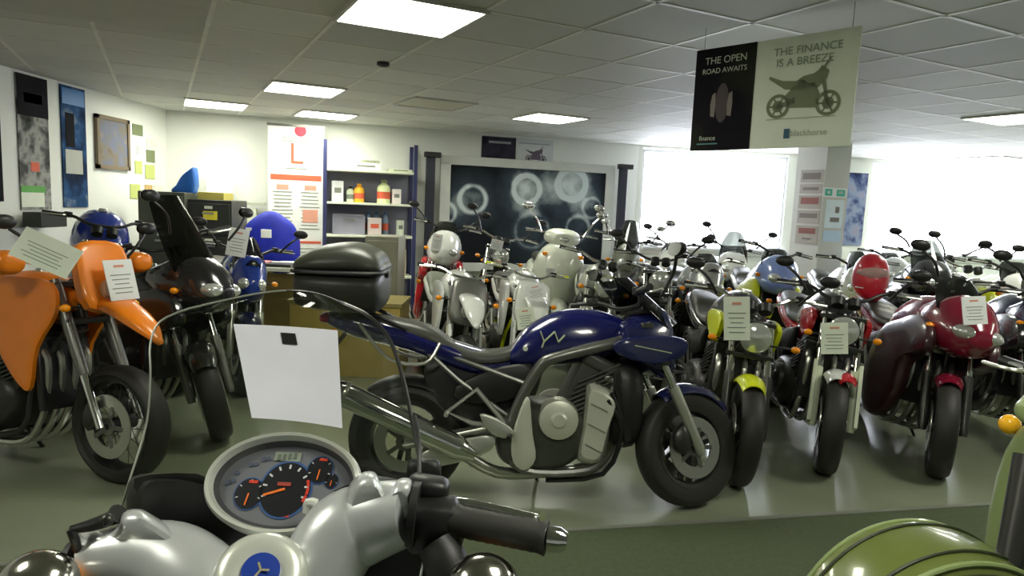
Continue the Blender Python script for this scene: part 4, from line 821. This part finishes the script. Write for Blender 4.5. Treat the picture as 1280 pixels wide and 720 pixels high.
# ------------------------------------------------------------------ left back corner: cabinets, desk, jacket
CAB = mat('cabinet_green_grey', (.09, .10, .075), .45, .3)
def cabinet(lab, p, w, d, h, m, rows, rot=0):
    t = thing('filing_cabinet', lab, 'cabinet', p, (0, 0, rot), 'filing cabinets in the back left corner')
    MB().box((0, 0, h / 2), (w, d, h)).obj('body', m, t, bev=.006)
    for k in range(rows):
        hh = (h - .06) / rows; o = MB().box((0, -d / 2 - .008, .03 + hh * (k + .5)), (w - .04, .016, hh - .015)).obj('drawer', m, t, bev=.003)
        MB().box((0, -d / 2 - .024, .03 + hh * (k + .68)), (.12, .02, .018)).obj('handle', STEEL, o); MB().box((0, -d / 2 - .018, .03 + hh * (k + .86)), (.08, .004, .03)).obj('card_slot', PAPERG, o)
    return t
q1 = ony(216, 240, 7.3); q2 = ony(272, 250, 7.4)
c1 = cabinet('green grey filing cabinet nearer the left wall', (q1.x, q1.y, 0), .46, .6, q1.z, CAB, 4, .1)
c2 = cabinet('black filing cabinet beside the green grey one', (q2.x, q2.y, 0), .46, .55, q2.z, mat('cabinet_black', (.03, .033, .028), .4), 4, .1)
MB().box((.02, -.30, q2.z - .16), (.14, .01, .09)).obj('yellow_sticker', mat('sticker_yellow', (.8, .7, .05), .6), c2)
t = tag(MB().puffy([(-.11, 0), (.12, 0), (.13, .25), (.08, .24), (.0, .17), (-.06, .07)], .07, sm=3).obj('fan_folder', mat('bright_blue', (.02, .16, .65), .45)), 'bright blue curved object standing on the green grey filing cabinet', 'ornament'); t.location = (q1.x + .12, q1.y, q1.z)
t = tag(MB().box((0, 0, .04), (.28, .25, .08)).obj('paper_stack', mat('yellow_papers', (.72, .62, .15), .7), bev=.004), 'yellow stack of papers on the black filing cabinet', 'papers'); t.location = (q2.x - .02, q2.y, q2.z)
t = thing('notice_board', 'tall white sheet standing behind the black filing cabinet', 'paper', W(BK, .62, 1.45, .25), (0, 0, ang)); MB().box((0, 0, .12), (.30, .01, .5)).obj('sheet', PAPER, t, flat=True); MB().box((0, -.01, -.13), (.26, .012, .1)).obj('yellow_strip', mat('yellow_papers', (.72, .62, .15)), t)
for k, x in enumerate((.30, .48)):
    t = thing('shelf_rack', ('left' if k == 0 else 'right') + ' pale grey magazine rack under the white sheet', 'rack', W(BK, (.56, .86)[k], 0, .25), (0, 0, ang), 'pale racks by the banner')
    mb = MB(); mb.box((0, 0, .7), (.03, .3, 1.4)); mb.box((.14, 0, 1.38), (.28, .3, .03)); mb.obj('rack', mat('rack_grey', (.5, .52, .42), .5), t)
    MB().box((.1, -.05, 1.2), (.16, .2, .24)).obj('magazines', mat('magazine_pale', (.66, .7, .56), .7), t)
WOOD = mat('desk_wood', (.26, .19, .06), .5, noise=.15, scale=8); WOOD2 = mat('light_wood', (.50, .37, .10), .5, noise=.12, scale=8)
a, b = ony(308, 332, 6.6), ony(420, 330, 6.6); dz = a.z
t = thing('desk', 'wooden desk with a pale top in front of the learner banner', 'desk', ((a.x + b.x) / 2, 6.85, 0)); wd = b.x - a.x
MB().box((0, 0, dz - .02), (wd, .65, .04)).obj('desk_top', mat('desk_top_pale', (.75, .78, .68), .4), t, bev=.004)
MB().box((-.05, -.2, dz / 2 - .03), (.45, .03, dz - .08)).obj('modesty_panel', WOOD, t)
for x in (-wd / 2 + .04, wd / 2 - .04): MB().box((x, 0, dz / 2 - .02), (.05, .6, dz - .04)).obj('side_panel', WOOD, t)
t = tag(MB().box((0, 0, .015), (.32, .22, .03)).obj('folder', mat('dark_folder', (.03, .03, .025), .4), bev=.004), 'black folder lying on the desk edge', 'folder'); t.location = (ony(345, 338, 6.6).x, 6.66, dz)
t = tag(MB().box((0, 0, .02), (.16, .2, .04)).obj('notebook', mat('pink_red', (.7, .25, .25), .6), bev=.004), 'pink red notebook on the left end of the desk', 'notebook'); t.location = (a.x + .1, 6.7, dz)
t = tag(MB().box((0, 0, .01), (.3, .22, .02)).obj('papers', PAPERG, bev=.003), 'loose cream papers on the desk in front of the blue jacket', 'papers'); t.location = (ony(355, 330, 6.6).x, 6.95, dz); t.rotation_euler = (0, 0, .3)
p = ony(340, 300, 7.5); t = thing('office_chair', 'dark office chair behind the desk under the blue jacket', 'chair', (p.x, p.y, 0), (0, 0, .1))
mb = MB(); mb.body([(-.2, .62, 1.1, .22, 3, .1), (-.16, .6, 1.14, .24, 3, .1)], 18, 3); mb.v = [V(v.y, -v.x, v.z) for v in mb.v]; mb.obj('backrest', BLACK, t); MB().box((0, -.05, .48), (.46, .44, .08)).obj('seat', BLACK, t, bev=.02)
MB().tube([(0, 0, .06), (0, 0, .45)], .03, 10).obj('stem', DKMET, t)
for k in range(5): a_ = k * 2 * PI / 5; MB().beam((0, 0, .08), (.27 * math.cos(a_), .27 * math.sin(a_), .05), .04, .03).obj('leg', DKMET, t)
JB = mat('jacket_blue', (.008, .02, .42), .65, noise=.15, scale=9, bump=.5)
t = thing('jacket', 'bright blue jacket with a white chest patch hung over the office chair', 'jacket', (p.x, p.y - .04, 0), (0, 0, .1))
mb = MB(); S_ = [(-.02, .66, 1.24, .29, 2.6, .25)]; mb.body([(-.30, .70, 1.06, .06, 2.2, 0), (-.24, .66, 1.18, .12, 2.4, 0), (-.10, .62, 1.29, .15, 2.4, 0), (.0, .62, 1.32, .15, 2.4, 0), (.10, .62, 1.29, .15, 2.4, 0), (.24, .66, 1.18, .12, 2.4, 0), (.30, .70, 1.06, .06, 2.2, 0)], 22, 5); mb.obj('shell', JB, t)
MB().box((-.01, -.152, 1.08), (.11, .012, .09)).obj('chest_patch', PAPER, t, bev=.004); MB().box((-.2, -.12, 1.12), (.06, .02, .03)).obj('shoulder_patch', PAPER, t)
# low wooden counter and grey cabinet behind the blue tail
a, b = ony(362, 378, 5.6), ony(500, 395, 5.6)
t = thing('counter', 'low light wood counter behind the black top case', 'counter', ((a.x + b.x) / 2, 5.85, 0)); wd = b.x - a.x; hc = a.z
MB().box((0, 0, hc / 2), (wd, .5, hc)).obj('body', WOOD2, t, bev=.004); MB().box((0, 0, hc + .01), (wd + .03, .53, .03)).obj('top', mat('counter_edge', (.30, .25, .09), .5), t)
a, b = ony(455, 300, 6.2), ony(497, 300, 6.2)
t = thing('side_cabinet', 'upright grey cabinet between the top case and the white sports motorcycle', 'cabinet', ((a.x + b.x) / 2, 6.45, 0)); MB().box((0, 0, .58), (b.x - a.x, .4, 1.16)).obj('body', mat('putty_grey', (.30, .30, .24), .5), t, bev=.006); MB().box((0, -.205, .58), (b.x - a.x - .04, .015, 1.08)).obj('door', mat('putty_grey', (.3, .3, .24)), t, bev=.003)
# ------------------------------------------------------------------ the silver scooter in the foreground (rider's view of its cockpit)
base = V(-.42, .75, 0)
SC = thing('scooter', 'silver scooter in the foreground seen from the rider position, with clear windscreen and oval dials', 'scooter', base)
IB = Matrix.Translation(-base)
def put(mb, name, m, parent=None, bev=0, flat=False, X=None): return mb.obj(name, m, parent or SC, IB @ (X or Matrix.Identity(4)), bev, flat)
SILV = mat('scooter_silver', (.68, .70, .71), .3, .35, coat=.5, noise=.02)
SILL = mat('scooter_silver_light', (.74, .76, .68), .32, .3, coat=.5, noise=.02)
DASH = mat('dash_black', (.010, .010, .010), .5)
# instrument cluster
CC = ony(353, 601, 1.10); tocam = (V(0, 0, CAMZ) - CC).normalized(); nC = (tocam + V(0, -.1, .55)).normalized(); 
cx_ = (ony(453, 606, 1.10) - ony(253, 596, 1.10)); XC = frameM(CC, cx_, nC)
pw = 850 / (CC - V(0, 0, CAMZ)).length * 1.10
RX_, RY_ = 97 / pw, 62 / pw / max(.5, nC.dot(tocam))
def oval(rx, ry, z, n=56): return [XC @ V(rx * math.cos(a), ry * math.sin(a), z) for a in [2 * PI * k / n for k in range(n)]]
cl = put(MB().rings([oval(RX_ * .9, RY_ * .88, -.05), oval(RX_ * 1.0, RY_ * 1., -.03), oval(RX_ * 1.02, RY_ * 1.02, -.008), oval(RX_ * .985, RY_ * .98, .004), oval(RX_ * .94, RY_ * .92, .002), oval(RX_ * .90, RY_ * .86, -.012)], cap=False), 'instrument_bezel', SILL)
put(MB().rings([oval(RX_ * .905, RY_ * .865, -.010), oval(RX_ * .86, RY_ * .80, -.018), oval(RX_ * .84, RY_ * .77, -.022)], cap=False), 'inner_rim', mat('bezel_inner', (.06, .06, .065), .4), cl)
put(MB().rings([oval(RX_ * .88, RY_ * .83, -.026), oval(RX_ * .88, RY_ * .83, -.020)]), 'dial_plate', mat('dial_plate_lilac', (.17, .175, .20), .5), cl, flat=True)
put(MB().rings([oval(RX_ * .87, RY_ * .85, -.06), oval(RX_ * .93, RY_ * .92, -.03)]), 'housing', DASH, cl)
def CP(px, py):    # cockpit plate coordinates of a picture point
    q = onplane(px, py, XC @ V(0, 0, -.02), nC); l = XC.inverted() @ q; return l.x, l.y
DB = mat('dial_black', (.012, .012, .016), .35); DBL = mat('dial_blue', (.05, .12, .32), .4); DW = mat('dial_white', (.7, .72, .72), .5); DR = mat('dial_red', (.75, .06, .03), .4); DO = mat('needle_orange', (1., .22, .03), .4)
def disc(px, py, r, m, z=-.019, name='dial', par=None, ri=0., sy=1.12):
    x, y = CP(px, py); n = 28
    if ri: mb = MB().rings([[XC @ V(x + q * math.cos(a), y + q * sy * math.sin(a), zz) for a in [2 * PI * k / n for k in range(n)]] for q, zz in ((ri, z - .001), (r, z - .001), (r, z + .001), (ri, z + .001))], closed=True)
    else: mb = MB().rings([[XC @ V(x + q * math.cos(a), y + q * sy * math.sin(a), zz) for a in [2 * PI * k / n for k in range(n)]] for q, zz in ((r, z - .001), (r, z + .001))])
    return put(mb, name, m, par or cl)
def dbar(px, py, L_, w, ang_, m, z=-.0165, name='mark', mb=None):
    x, y = CP(px, py); R2 = XC.to_3x3() @ Matrix.Rotation(ang_, 3, 'Z'); return (mb or MB()).box(XC @ V(x, y, z), (L_, w, .001), R2)
for px, py, r, num in ((357, 612, 34, 9), (309, 614, 19, 5), (402, 591, 17, 5), (417, 606, 9, 3)):
    rr = r / pw; d_ = disc(px, py, rr, DBL, -.0195, 'dial'); disc(px, py, rr * .92, DB, -.0185, 'dial_face', d_)
    x, y = CP(px, py); mb = MB()
    for k in range(num):
        a = math.radians(200 - 220 * k / (num - 1)); c_ = XC @ V(x + rr * .78 * math.cos(a), y + rr * .86 * math.sin(a), -.0172); mb.box(c_, (rr * .16, rr * .07, .001), XC.to_3x3() @ Matrix.Rotation(a, 3, 'Z'))
    put(mb, 'scale_marks', DW, d_, flat=True)
    a = math.radians(200 if r > 30 else 265); mb = MB(); c_ = V(x + rr * .4 * math.cos(a), y + rr * .4 * math.sin(a), -.0165); mb.box(XC @ c_, (rr * .8, rr * .09, .001), XC.to_3x3() @ Matrix.Rotation(a, 3, 'Z')); put(mb, 'needle', DO, d_, flat=True)
    if r > 30:
        for k in range(3):
            a = math.radians(15 - 18 * k); mb = MB().box(XC @ V(x + rr * .84 * math.cos(a), y + rr * .94 * math.sin(a), -.0168), (rr * .1, rr * .26, .001), XC.to_3x3() @ Matrix.Rotation(a, 3, 'Z')); put(mb, 'red_zone', DR, d_, flat=True)
        put(dbar(356, 606, rr * .5, rr * .14, 0, None), 'dial_text', mat('dial_text_red', (.4, .06, .04), .5), d_, flat=True)
    elif r > 15:
        a = math.radians(80); put(MB().box(XC @ V(x + rr * .7 * math.cos(a), y + rr * .8 * math.sin(a), -.0168), (rr * .6, rr * .2, .001), XC.to_3x3()), 'red_zone', DR, d_, flat=True)
lc = put(dbar(360, 571, 34 / pw, 12 / pw, 0, None, -.0185), 'display', mat('lcd_grey', (.30, .34, .28), .4), cl, flat=True)
mb = MB()
for k in range(4): dbar(349 + k * 7, 571, 4 / pw, 8 / pw, 0, None, -.0175, mb=mb)
put(mb, 'digits', mat('lcd_digit', (.14, .17, .14), .5), lc, flat=True)
mb = MB()
for px, py in ((311, 577), (318, 577), (328, 572), (335, 571), (281, 598), (288, 596), (293, 586)): dbar(px, py, 5 / pw, 5 / pw, .5, None, -.0185, mb=mb)
put(mb, 'warning_symbols', mat('symbol_blue', (.09, .11, .18), .5), cl, flat=True)
put(dbar(352, 643, 20 / pw, 6 / pw, -.1, None, -.0185), 'red_lettering', DR, cl, flat=True)
put(MB().tube([ony(384, 640, 1.06), ony(386, 628, 1.06), ony(396, 630, 1.06)], .008, 8, sm=3), 'reset_tab', mat('tab_white', (.8, .8, .75), .5), cl)
# clear panel over the dials
# windscreen: curved clear sheet from dash up
outL = [(150, 640, 1.20), (162, 600, 1.23), (183, 530, 1.30), (188, 470, 1.34), (188, 430, 1.38), (200, 402, 1.41), (235, 386, 1.44)]
outR = [(545, 640, 1.24), (530, 600, 1.26), (516, 530, 1.33), (503, 470, 1.37), (487, 425, 1.41), (462, 396, 1.43), (430, 380, 1.46)]
nu = 16; L1, R1 = smooth(outL, 4), smooth(outR, 4); vs = []; nr = len(L1)
for off in (0, .004):
    for (a, b_) in zip(L1, R1):
        A_, B_ = ony(a[0], a[1], a[2]), ony(b_[0], b_[1], b_[2])
        for i in range(nu + 1):
            u = i / nu; q = A_.lerp(B_, u); s_ = math.sin(PI * u); vs.append(q + V(0, .13 * s_ + off, .0 + (0.018 * s_ if a is L1[-1] else .01 * s_)))
fs = []; N1 = nr * (nu + 1)
for j in range(nr - 1):
    for i in range(nu):
        a = j * (nu + 1) + i; fs += [(a, a + 1, a + nu + 2, a + nu + 1), (N1 + a, N1 + a + nu + 1, N1 + a + nu + 2, N1 + a + 1)]
for i in range(nu):
    a = (nr - 1) * (nu + 1) + i; fs += [(i, N1 + i, N1 + i + 1, i + 1), (a, a + 1, N1 + a + 1, N1 + a)]
for j in range(nr - 1):
    a = j * (nu + 1); b_ = a + nu; fs += [(a, a + nu + 1, N1 + a + nu + 1, N1 + a), (b_, N1 + b_, N1 + b_ + nu + 1, b_ + nu + 1)]
ws = put(MB().add(vs, fs), 'windscreen', CLEAR)
edge = [vs[j * (nu + 1)] for j in range(nr)] + [vs[(nr - 1) * (nu + 1) + i] for i in range(1, nu + 1)] + [vs[j * (nu + 1) + nu] for j in range(nr - 2, -1, -1)]
nl = nr + nu // 2
put(MB().tube(edge[:nl], .0022, 6), 'screen_edge', mat('screen_edge_grey', (.3, .32, .27), .3), ws)
put(MB().tube(edge[nl - 1:], [.0022] * (nu // 2) + [.0045] * (len(edge) - nl + 1 - nu // 2), 6), 'screen_edge', mat('screen_edge_dark', (.03, .03, .028), .35), ws)
put(MB().body([(-.02, -.03, .03, .018, 2.6, 0), (.02, -.03, .03, .018, 2.6, 0)], 12, 2), 'screen_mount', DASH, None, X=Matrix.Translation(ony(530, 592, 1.25)))
# the sheet of paper
a, b_, c_, d_ = ony(292, 405, 1.40), ony(422, 413, 1.43), ony(428, 535, 1.33), ony(315, 522, 1.30)
vs_ = []; n1 = 6
for off in (0, -.0015):
    for j in range(n1 + 1):
        for i in range(n1 + 1):
            u, v_ = i / n1, j / n1; q = a.lerp(b_, u).lerp(d_.lerp(c_, u), v_); vs_.append(q + V(0, off + .01 * math.sin(PI * u), 0))
fs_ = []; K = (n1 + 1) ** 2
for j in range(n1):
    for i in range(n1):
        q = j * (n1 + 1) + i; fs_ += [(q, q + 1, q + n1 + 2, q + n1 + 1), (K + q, K + q + n1 + 1, K + q + n1 + 2, K + q + 1)]
for i in range(n1):
    for q, w_ in ((i, i + 1), (n1 * (n1 + 1) + i, n1 * (n1 + 1) + i + 1), (i * (n1 + 1), (i + 1) * (n1 + 1)), (i * (n1 + 1) + n1, (i + 1) * (n1 + 1) + n1)): fs_.append((q, w_, K + w_, K + q))
ctr = (a + b_ + c_ + d_) / 4
sh = thing('paper_sheet', 'plain white paper sheet fixed behind the clear scooter windscreen', 'paper', ctr)
MB().add(vs_, fs_).obj('sheet', mat('sheet_lilac_white', (.80, .80, .90), .75), sh, Matrix.Translation(-ctr))
pq = [a.lerp(b_, u).lerp(d_.lerp(c_, u), v_) + V(0, .01 * math.sin(PI * u) - .004, 0) for u, v_ in ((.43, .07), (.57, .07), (.58, .19), (.435, .19))]
MB().add(pq + [q + V(0, .0018, 0) for q in pq], [(0, 1, 2, 3), (7, 6, 5, 4), (0, 4, 5, 1), (1, 5, 6, 2), (2, 6, 7, 3), (3, 7, 4, 0)]).obj('black_patch', BLACK, sh, Matrix.Translation(-ctr), flat=True)
# black inner fairing under and around the cluster
def loftpx(pts, n=18, flat=1., sm=5, name='x', m=DASH, par=None):
    """path through picture points (px,py,Y,radius in m)"""
    P = [(*ony(a, b, c), r) for a, b, c, r in pts]; return put(MB().tube([p[:3] for p in P], [p[3] for p in P], n, sm=sm, flat=flat), name, m, par)
mb = MB(); oo = [(160, 604), (200, 592), (262, 604), (340, 640), (440, 600), (500, 600), (560, 640), (560, 720), (540, 800), (330, 860), (200, 800), (165, 680)]
O1_ = smooth(oo, 4, True); cx0 = sum(o[0] for o in O1_) / len(O1_); cy0 = sum(o[1] for o in O1_) / len(O1_); R_ = []
for f_, dy in ((.90, 1.11), (.98, 1.14), (1., 1.2), (.96, 1.32), (.8, 1.42)): R_.append([ony(cx0 + (x - cx0) * f_, cy0 + (y - cy0) * f_, dy + (.0 if dy < 1.2 else 0)) for x, y in O1_])
put(MB().rings(R_), 'inner_fairing', DASH)
put(loftpx and MB().rings([[ony(x, y, d__) for x, y in smooth([(168, 598), (245, 592), (262, 610), (258, 650), (210, 640), (186, 634)], 3, True)] for d__ in (1.12, 1.18)]), 'fairing_ledge', mat('dash_soft_black', (.022, .022, .02), .55), None)
# outer front body of the scooter below the cockpit
mb = MB(); mb.body([(-.30, .42, .86, .17, 2.6, .1), (-.12, .42, .92, .22, 2.6, .15), (.10, .44, .88, .20, 2.5, .2), (.28, .5, .78, .12, 2.4, .2)], 26, 5); 
XB_ = Matrix.Translation(V(-.38, 1.12, 0)) @ Matrix.Rotation(math.radians(86), 4, 'Z'); put(mb, 'front_body', SILV, None, X=XB_)
wf = V(-.36, 1.45, 0); XW = Matrix.Translation(wf) @ Matrix.Rotation(math.radians(90), 4, 'Z')
wheel(SC, 0, .24, .11, IB @ XW, ALLOY, 'small', 1); put(MB().arc(0, .24, .28, 170, 10, .09, crown=.6), 'front_mudguard', SILV, None, X=XW)
mb = MB(); mb.tube([(0, -.08, .24), (-.16, -.08, .75)], .02, 8); mb.tube([(0, .08, .24), (-.16, .08, .75)], .02, 8); put(mb, 'fork', GREYM, None, X=XW)
# silver handlebar covers
hr_ = loftpx([(352, 790, .98, .07), (392, 725, 1.0, .066), (425, 672, 1.03, .066), (455, 655, 1.04, .064), (490, 645, 1.03, .056), (514, 642, 1.02, .048)], 28, name='handlebar_cover', m=SILV)
def slab(outl, Y0, Y1, name, m, par, sm=3):
    O = smooth(outl, sm, True); cx = sum(o[0] for o in O) / len(O); cy = max(o[1] for o in O); R = []
    for f_, q in ((.80, 0.), (.88, .05), (.94, .14), (.98, .3), (1., .5), (.98, .7), (.94, .86), (.84, 1.)): R.append([ony(cx + (x - cx) * f_, cy + (y - cy) * f_, Y0 + (Y1 - Y0) * q) for x, y in O])
    return put(MB().rings(R), name, m, par)
slab([(424, 660), (434, 612), (450, 592), (468, 590), (477, 605), (487, 609), (496, 600), (508, 597), (517, 606), (518, 655), (490, 680), (450, 684)], 1.0, 1.11, 'cover_hump', SILV, hr_)
loftpx([(513, 642, 1.02, .05), (522, 643, 1.02, .05)], 24, name='cover_end_ring', m=DASH, par=hr_)
hl_ = loftpx([(300, 800, .98, .07), (258, 740, 1.0, .068), (215, 708, 1.03, .068), (170, 698, 1.03, .058), (132, 700, 1.02, .048), (104, 706, 1.01, .042)], 28, name='handlebar_cover', m=SILV)
slab([(97, 672), (112, 662), (134, 663), (147, 655), (154, 640), (172, 636), (188, 642), (225, 668), (240, 700), (200, 725), (120, 725)], 1.0, 1.10, 'cover_hump', SILV, hl_)
loftpx([(106, 706, 1.01, .043), (98, 708, 1.01, .043)], 24, name='cover_end_ring', m=DASH, par=hl_)
# centre cap with blue emblem
pc = ony(326, 716, .90); nn = ((V(0, 0, CAMZ) - pc).normalized() + V(0, 0, .6)).normalized()
k_ = 850 / (V(0, 0, CAMZ) - pc).length
cp = put(MB().lathe([(50 / k_, -.05), (50 / k_, -.01), (45 / k_, .0), (34 / k_, .006), (26 / k_, .004), (.001, .004)], pc, nn, 40), 'centre_cap', SILL)
put(MB().lathe([(21 / k_, .003), (20 / k_, .008), (.001, .009)], pc, nn, 28), 'emblem', mat('emblem_blue', (.02, .06, .4), .3, coat=.5), cp)
e_ = frameM(pc + nn * .0105, V(1, 0, 0), nn); mb = MB()
for a_ in (0, 2.1, 4.2): mb.box(e_ @ V(.006 * math.cos(a_), .006 * math.sin(a_), 0), (.012, .003, .001), e_.to_3x3() @ Matrix.Rotation(a_, 3, 'Z'))
put(mb, 'emblem_mark', mat('emblem_gold', (.45, .42, .25), .4), cp)
# right grip, levers, bar end
def px3(*a): return ony(*a)
ga, gb = px3(566, 650, 1.02), px3(683, 673, .985)
mb = MB(); n = 22; pts = [ga.lerp(gb, i / n) for i in range(n + 1)]; mb.tube(pts, [.026 if i < 2 else (.0245 if i % 2 else .0235) for i in range(n)] + [.0265], 20)
G = put(mb, 'grip', mat('grip_rubber', (.03, .03, .026), .5))
put(MB().tube([gb, gb.lerp(px3(686, 673, .985), 1.), px3(700, 675, .98), px3(709, 677, .978)], [.014, .020, .019, .013], 18), 'bar_end', CHROME, G)
lv = put(MB().tube([px3(560, 628, 1.05), px3(590, 630, 1.04), px3(640, 641, 1.02), px3(670, 648, 1.005), px3(679, 648, 1.0)], [.010, .008, .0075, .008, .0115], 12, sm=4), 'brake_lever', CHROME)
mb = MB(); mb.body([(-.035, -.04, .045, .035, 3, 0), (.035, -.045, .04, .035, 3, 0)], 18, 2); put(mb, 'switch_housing', BLACK, None, X=Matrix.Translation(px3(542, 655, 1.03)) @ Matrix.Rotation(-.12, 4, 'Y'))
mb = MB(); mb.body([(-.022, -.015, .03, .025, 3, 0), (.022, -.015, .025, .025, 3, 0)], 16, 2); mr_ = put(mb, 'lever_bracket', BLACK, None, X=Matrix.Translation(px3(535, 616, 1.06)))
put(MB().tube([px3(531, 622, 1.04), px3(537, 630, 1.03), px3(541, 638, 1.02)], .004, 8), 'bolt', ALLOY, mr_)
put(MB().tube([px3(558, 640, 1.05), px3(566, 633, 1.06), px3(573, 634, 1.06)], [.016, .017, .012], 14), 'lever_pivot', BLACK, lv)
put(MB().tube([px3(522, 640, 1.04), px3(524, 560, 1.12), px3(518, 520, 1.2)], .004, 8, sm=4), 'cable', DASH)
put(MB().tube([px3(532, 690, 1.0), px3(526, 720, .97), px3(520, 760, .93)], .0022, 6, sm=3), 'cable_tie', PAPER)
loftpx([(545, 680, 1.0, .03), (560, 710, .98, .035), (568, 760, .95, .03)], 14, name='cable_boot', m=DASH)
# left lever and switch
lv2 = put(MB().tube([px3(148, 642, 1.03), px3(138, 648, 1.03), px3(112, 657, 1.01), px3(88, 662, .99)], [.016, .012, .0095, .006], 12, sm=3), 'brake_lever', BLACK)
put(MB().sphere(px3(134, 650, 1.0), .010), 'lever_screw', DKMET, lv2)
put(MB().tube([px3(88, 662, .99), px3(94, 675, .99), px3(98, 690, .99)], [.006, .007, .006], 8), 'lever_tip', BLACK, lv2)
gl_ = px3(98, 708, 1.0); put(MB().tube([gl_, px3(40, 740, .95), px3(-20, 772, .90)], .025, 16), 'grip', mat('grip_rubber', (.03, .03, .026)))
# chrome indicator housings at both sides of the leg shield
for px, py, Y in ((48, 732, .93), (604, 736, .93)):
    o = put(MB().sphere(px3(px, py, Y), (.055, .05, .05), 26, 16), 'indicator_housing', mat('dark_chrome', (.6, .58, .52), .14, 1.))
    put(MB().sphere(px3(px, py, Y) + V(0, .02, -.01), (.045, .045, .04)), 'lens', AMBER, o)
# body behind: leg shield, seat out of the frame keep the scooter whole
mb = MB(); mb.body([(-.06, .3, .82, .24, 3, .1), (.02, .3, .85, .26, 3, .1), (.08, .35, .8, .22, 3, .1)], 24, 3); put(mb, 'leg_shield', SILV, None, X=Matrix.Translation(V(-.38, .92, 0)) @ Matrix.Rotation(math.radians(86), 4, 'Z'))
# ------------------------------------------------------------------ olive green scooter at lower right
OL = mat('olive_green_paint', (.16, .20, .05), .26, coat=.6); OLL = mat('olive_green_light', (.30, .38, .15), .4, coat=.4)
pO = ony(1165, 760, 1.75); bO = V(pO.x, pO.y, 0)
GS = thing('scooter', 'olive green scooter with a ribbed round mudguard at the lower right corner', 'scooter', bO, (0, 0, math.radians(188)))
wheel(GS, 0, .26, .11, None, ALLOY, 'small', 1)
def ringarc(cx, cz, r0, r1, a0, a1, w, name, m, par=None, n=26):
    R = []
    for i in range(n + 1):
        a = math.radians(a0 + (a1 - a0) * i / n); c_, s_ = math.cos(a), math.sin(a)
        pr = [(-w, r0), (-w * .98, r0 + (r1 - r0) * .55), (-w * .8, r1 - .012), (-w * .4, r1 - .002), (0, r1), (w * .4, r1 - .002), (w * .8, r1 - .012), (w * .98, r0 + (r1 - r0) * .55), (w, r0), (w * .93, r0), (w * .5, r1 - .03), (-w * .5, r1 - .03), (-w * .93, r0)]
        R.append([V(cx + q * c_, y, cz + q * s_) for y, q in pr])
    return MB().rings(R).obj(name, m, par)
fd = ringarc(0, .30, .25, .36, -8, 188, .14, 'front_mudguard', OL, GS)
for r_, w in ((.345, .118), (.30, .143), (.262, .146)):
    mb = MB()
    for s in (-1, 1): mb.tube([(r_ * math.cos(a), s * w, .30 + r_ * math.sin(a)) for a in [math.radians(-6 + 192 * k / 30) for k in range(31)]], .008, 8)
    mb.obj('mudguard_rib', OLL if r_ > .29 else OL, fd)
for r_, w in ((.357, .075), (.322, .136), (.28, .1465)):
    mb = MB()
    for s in (-1, 1): mb.tube([(r_ * math.cos(a), s * w, .30 + r_ * math.sin(a)) for a in [math.radians(-6 + 192 * k / 30) for k in range(31)]], .005, 6)
    mb.obj('mudguard_groove', mat('groove_dark', (.03, .04, .015), .5), fd)
mb = MB(); mb.tube([(.0, .1, .26), (-.16, .06, .62), (-.24, 0, .88)], [.03, .035, .04], 14); mb.obj('fork', DKMET, GS)
XG = Matrix.Translation(V(-.075, 0, -.02))
MB().body([(-.44, .26, .96, .20, 2.8, .05), (-.36, .24, 1.00, .25, 2.8, .1), (-.28, .3, 1.0, .24, 2.6, .15), (-.235, .42, .90, .12, 2.4, .15)], 26, 5).obj('leg_shield', OLL, GS, XG)
MB().box((-.24, .1, .46), (.03, .10, .16)).obj('horn_grille', BLACK, GS, XG, bev=.01)
MB().body([(-.44, .94, 1.04, .1, 2.6, .1), (-.34, .93, 1.07, .13, 2.6, .1), (-.24, .96, 1.03, .07, 2.4, 0)], 20, 4).obj('headset', OLL, GS)
bars(GS, None, -.34, 1.04, .32, .03, .1, CHROME)
for s in (-1, 1): MB().sphere((-.30, s * .21, .92), (.03, .03, .03)).obj('indicator', mat('amber_yellow', (1, .5, .02), .2), GS, XG)
MB().body([(-1.0, .26, .3, .18, 3, 0), (-.4, .26, .3, .18, 3, 0)], 16, 2).obj('footboard', BLACK, GS)
MB().body([(-1.75, .5, .7, .1, 2.4, 0), (-1.5, .35, .76, .2, 2.5, 0), (-1.15, .32, .76, .2, 2.5, 0), (-.98, .3, .7, .14, 2.5, 0)], 22, 5).obj('rear_body', OL, GS)
MB().body([(-1.7, .76, .84, .1, 2.6, .1), (-1.3, .76, .86, .15, 2.8, .1), (-1.0, .74, .82, .12, 2.8, .1)], 18, 4).obj('seat', SEAT, GS); wheel(GS, -1.42, .26, .12, None, ALLOY, 'small', 0)
# ------------------------------------------------------------------ light
w = bpy.data.worlds.new('world'); sc.world = w; w.use_nodes = True; w.node_tree.nodes['Background'].inputs[0].default_value = (.8, .85, 1, 1); w.node_tree.nodes['Background'].inputs[1].default_value = .6
recalc()
sc.view_settings.view_transform = 'Standard'; sc.view_settings.look = 'None'; sc.view_settings.gamma = 1; sc.view_settings.use_curve_mapping = False
sc.view_settings.exposure = 0.68
sc.cycles.use_denoising = True; sc.cycles.max_bounces = 6; sc.cycles.transparent_max_bounces = 12; sc.cycles.caustics_reflective = False; sc.cycles.sample_clamp_indirect = 6
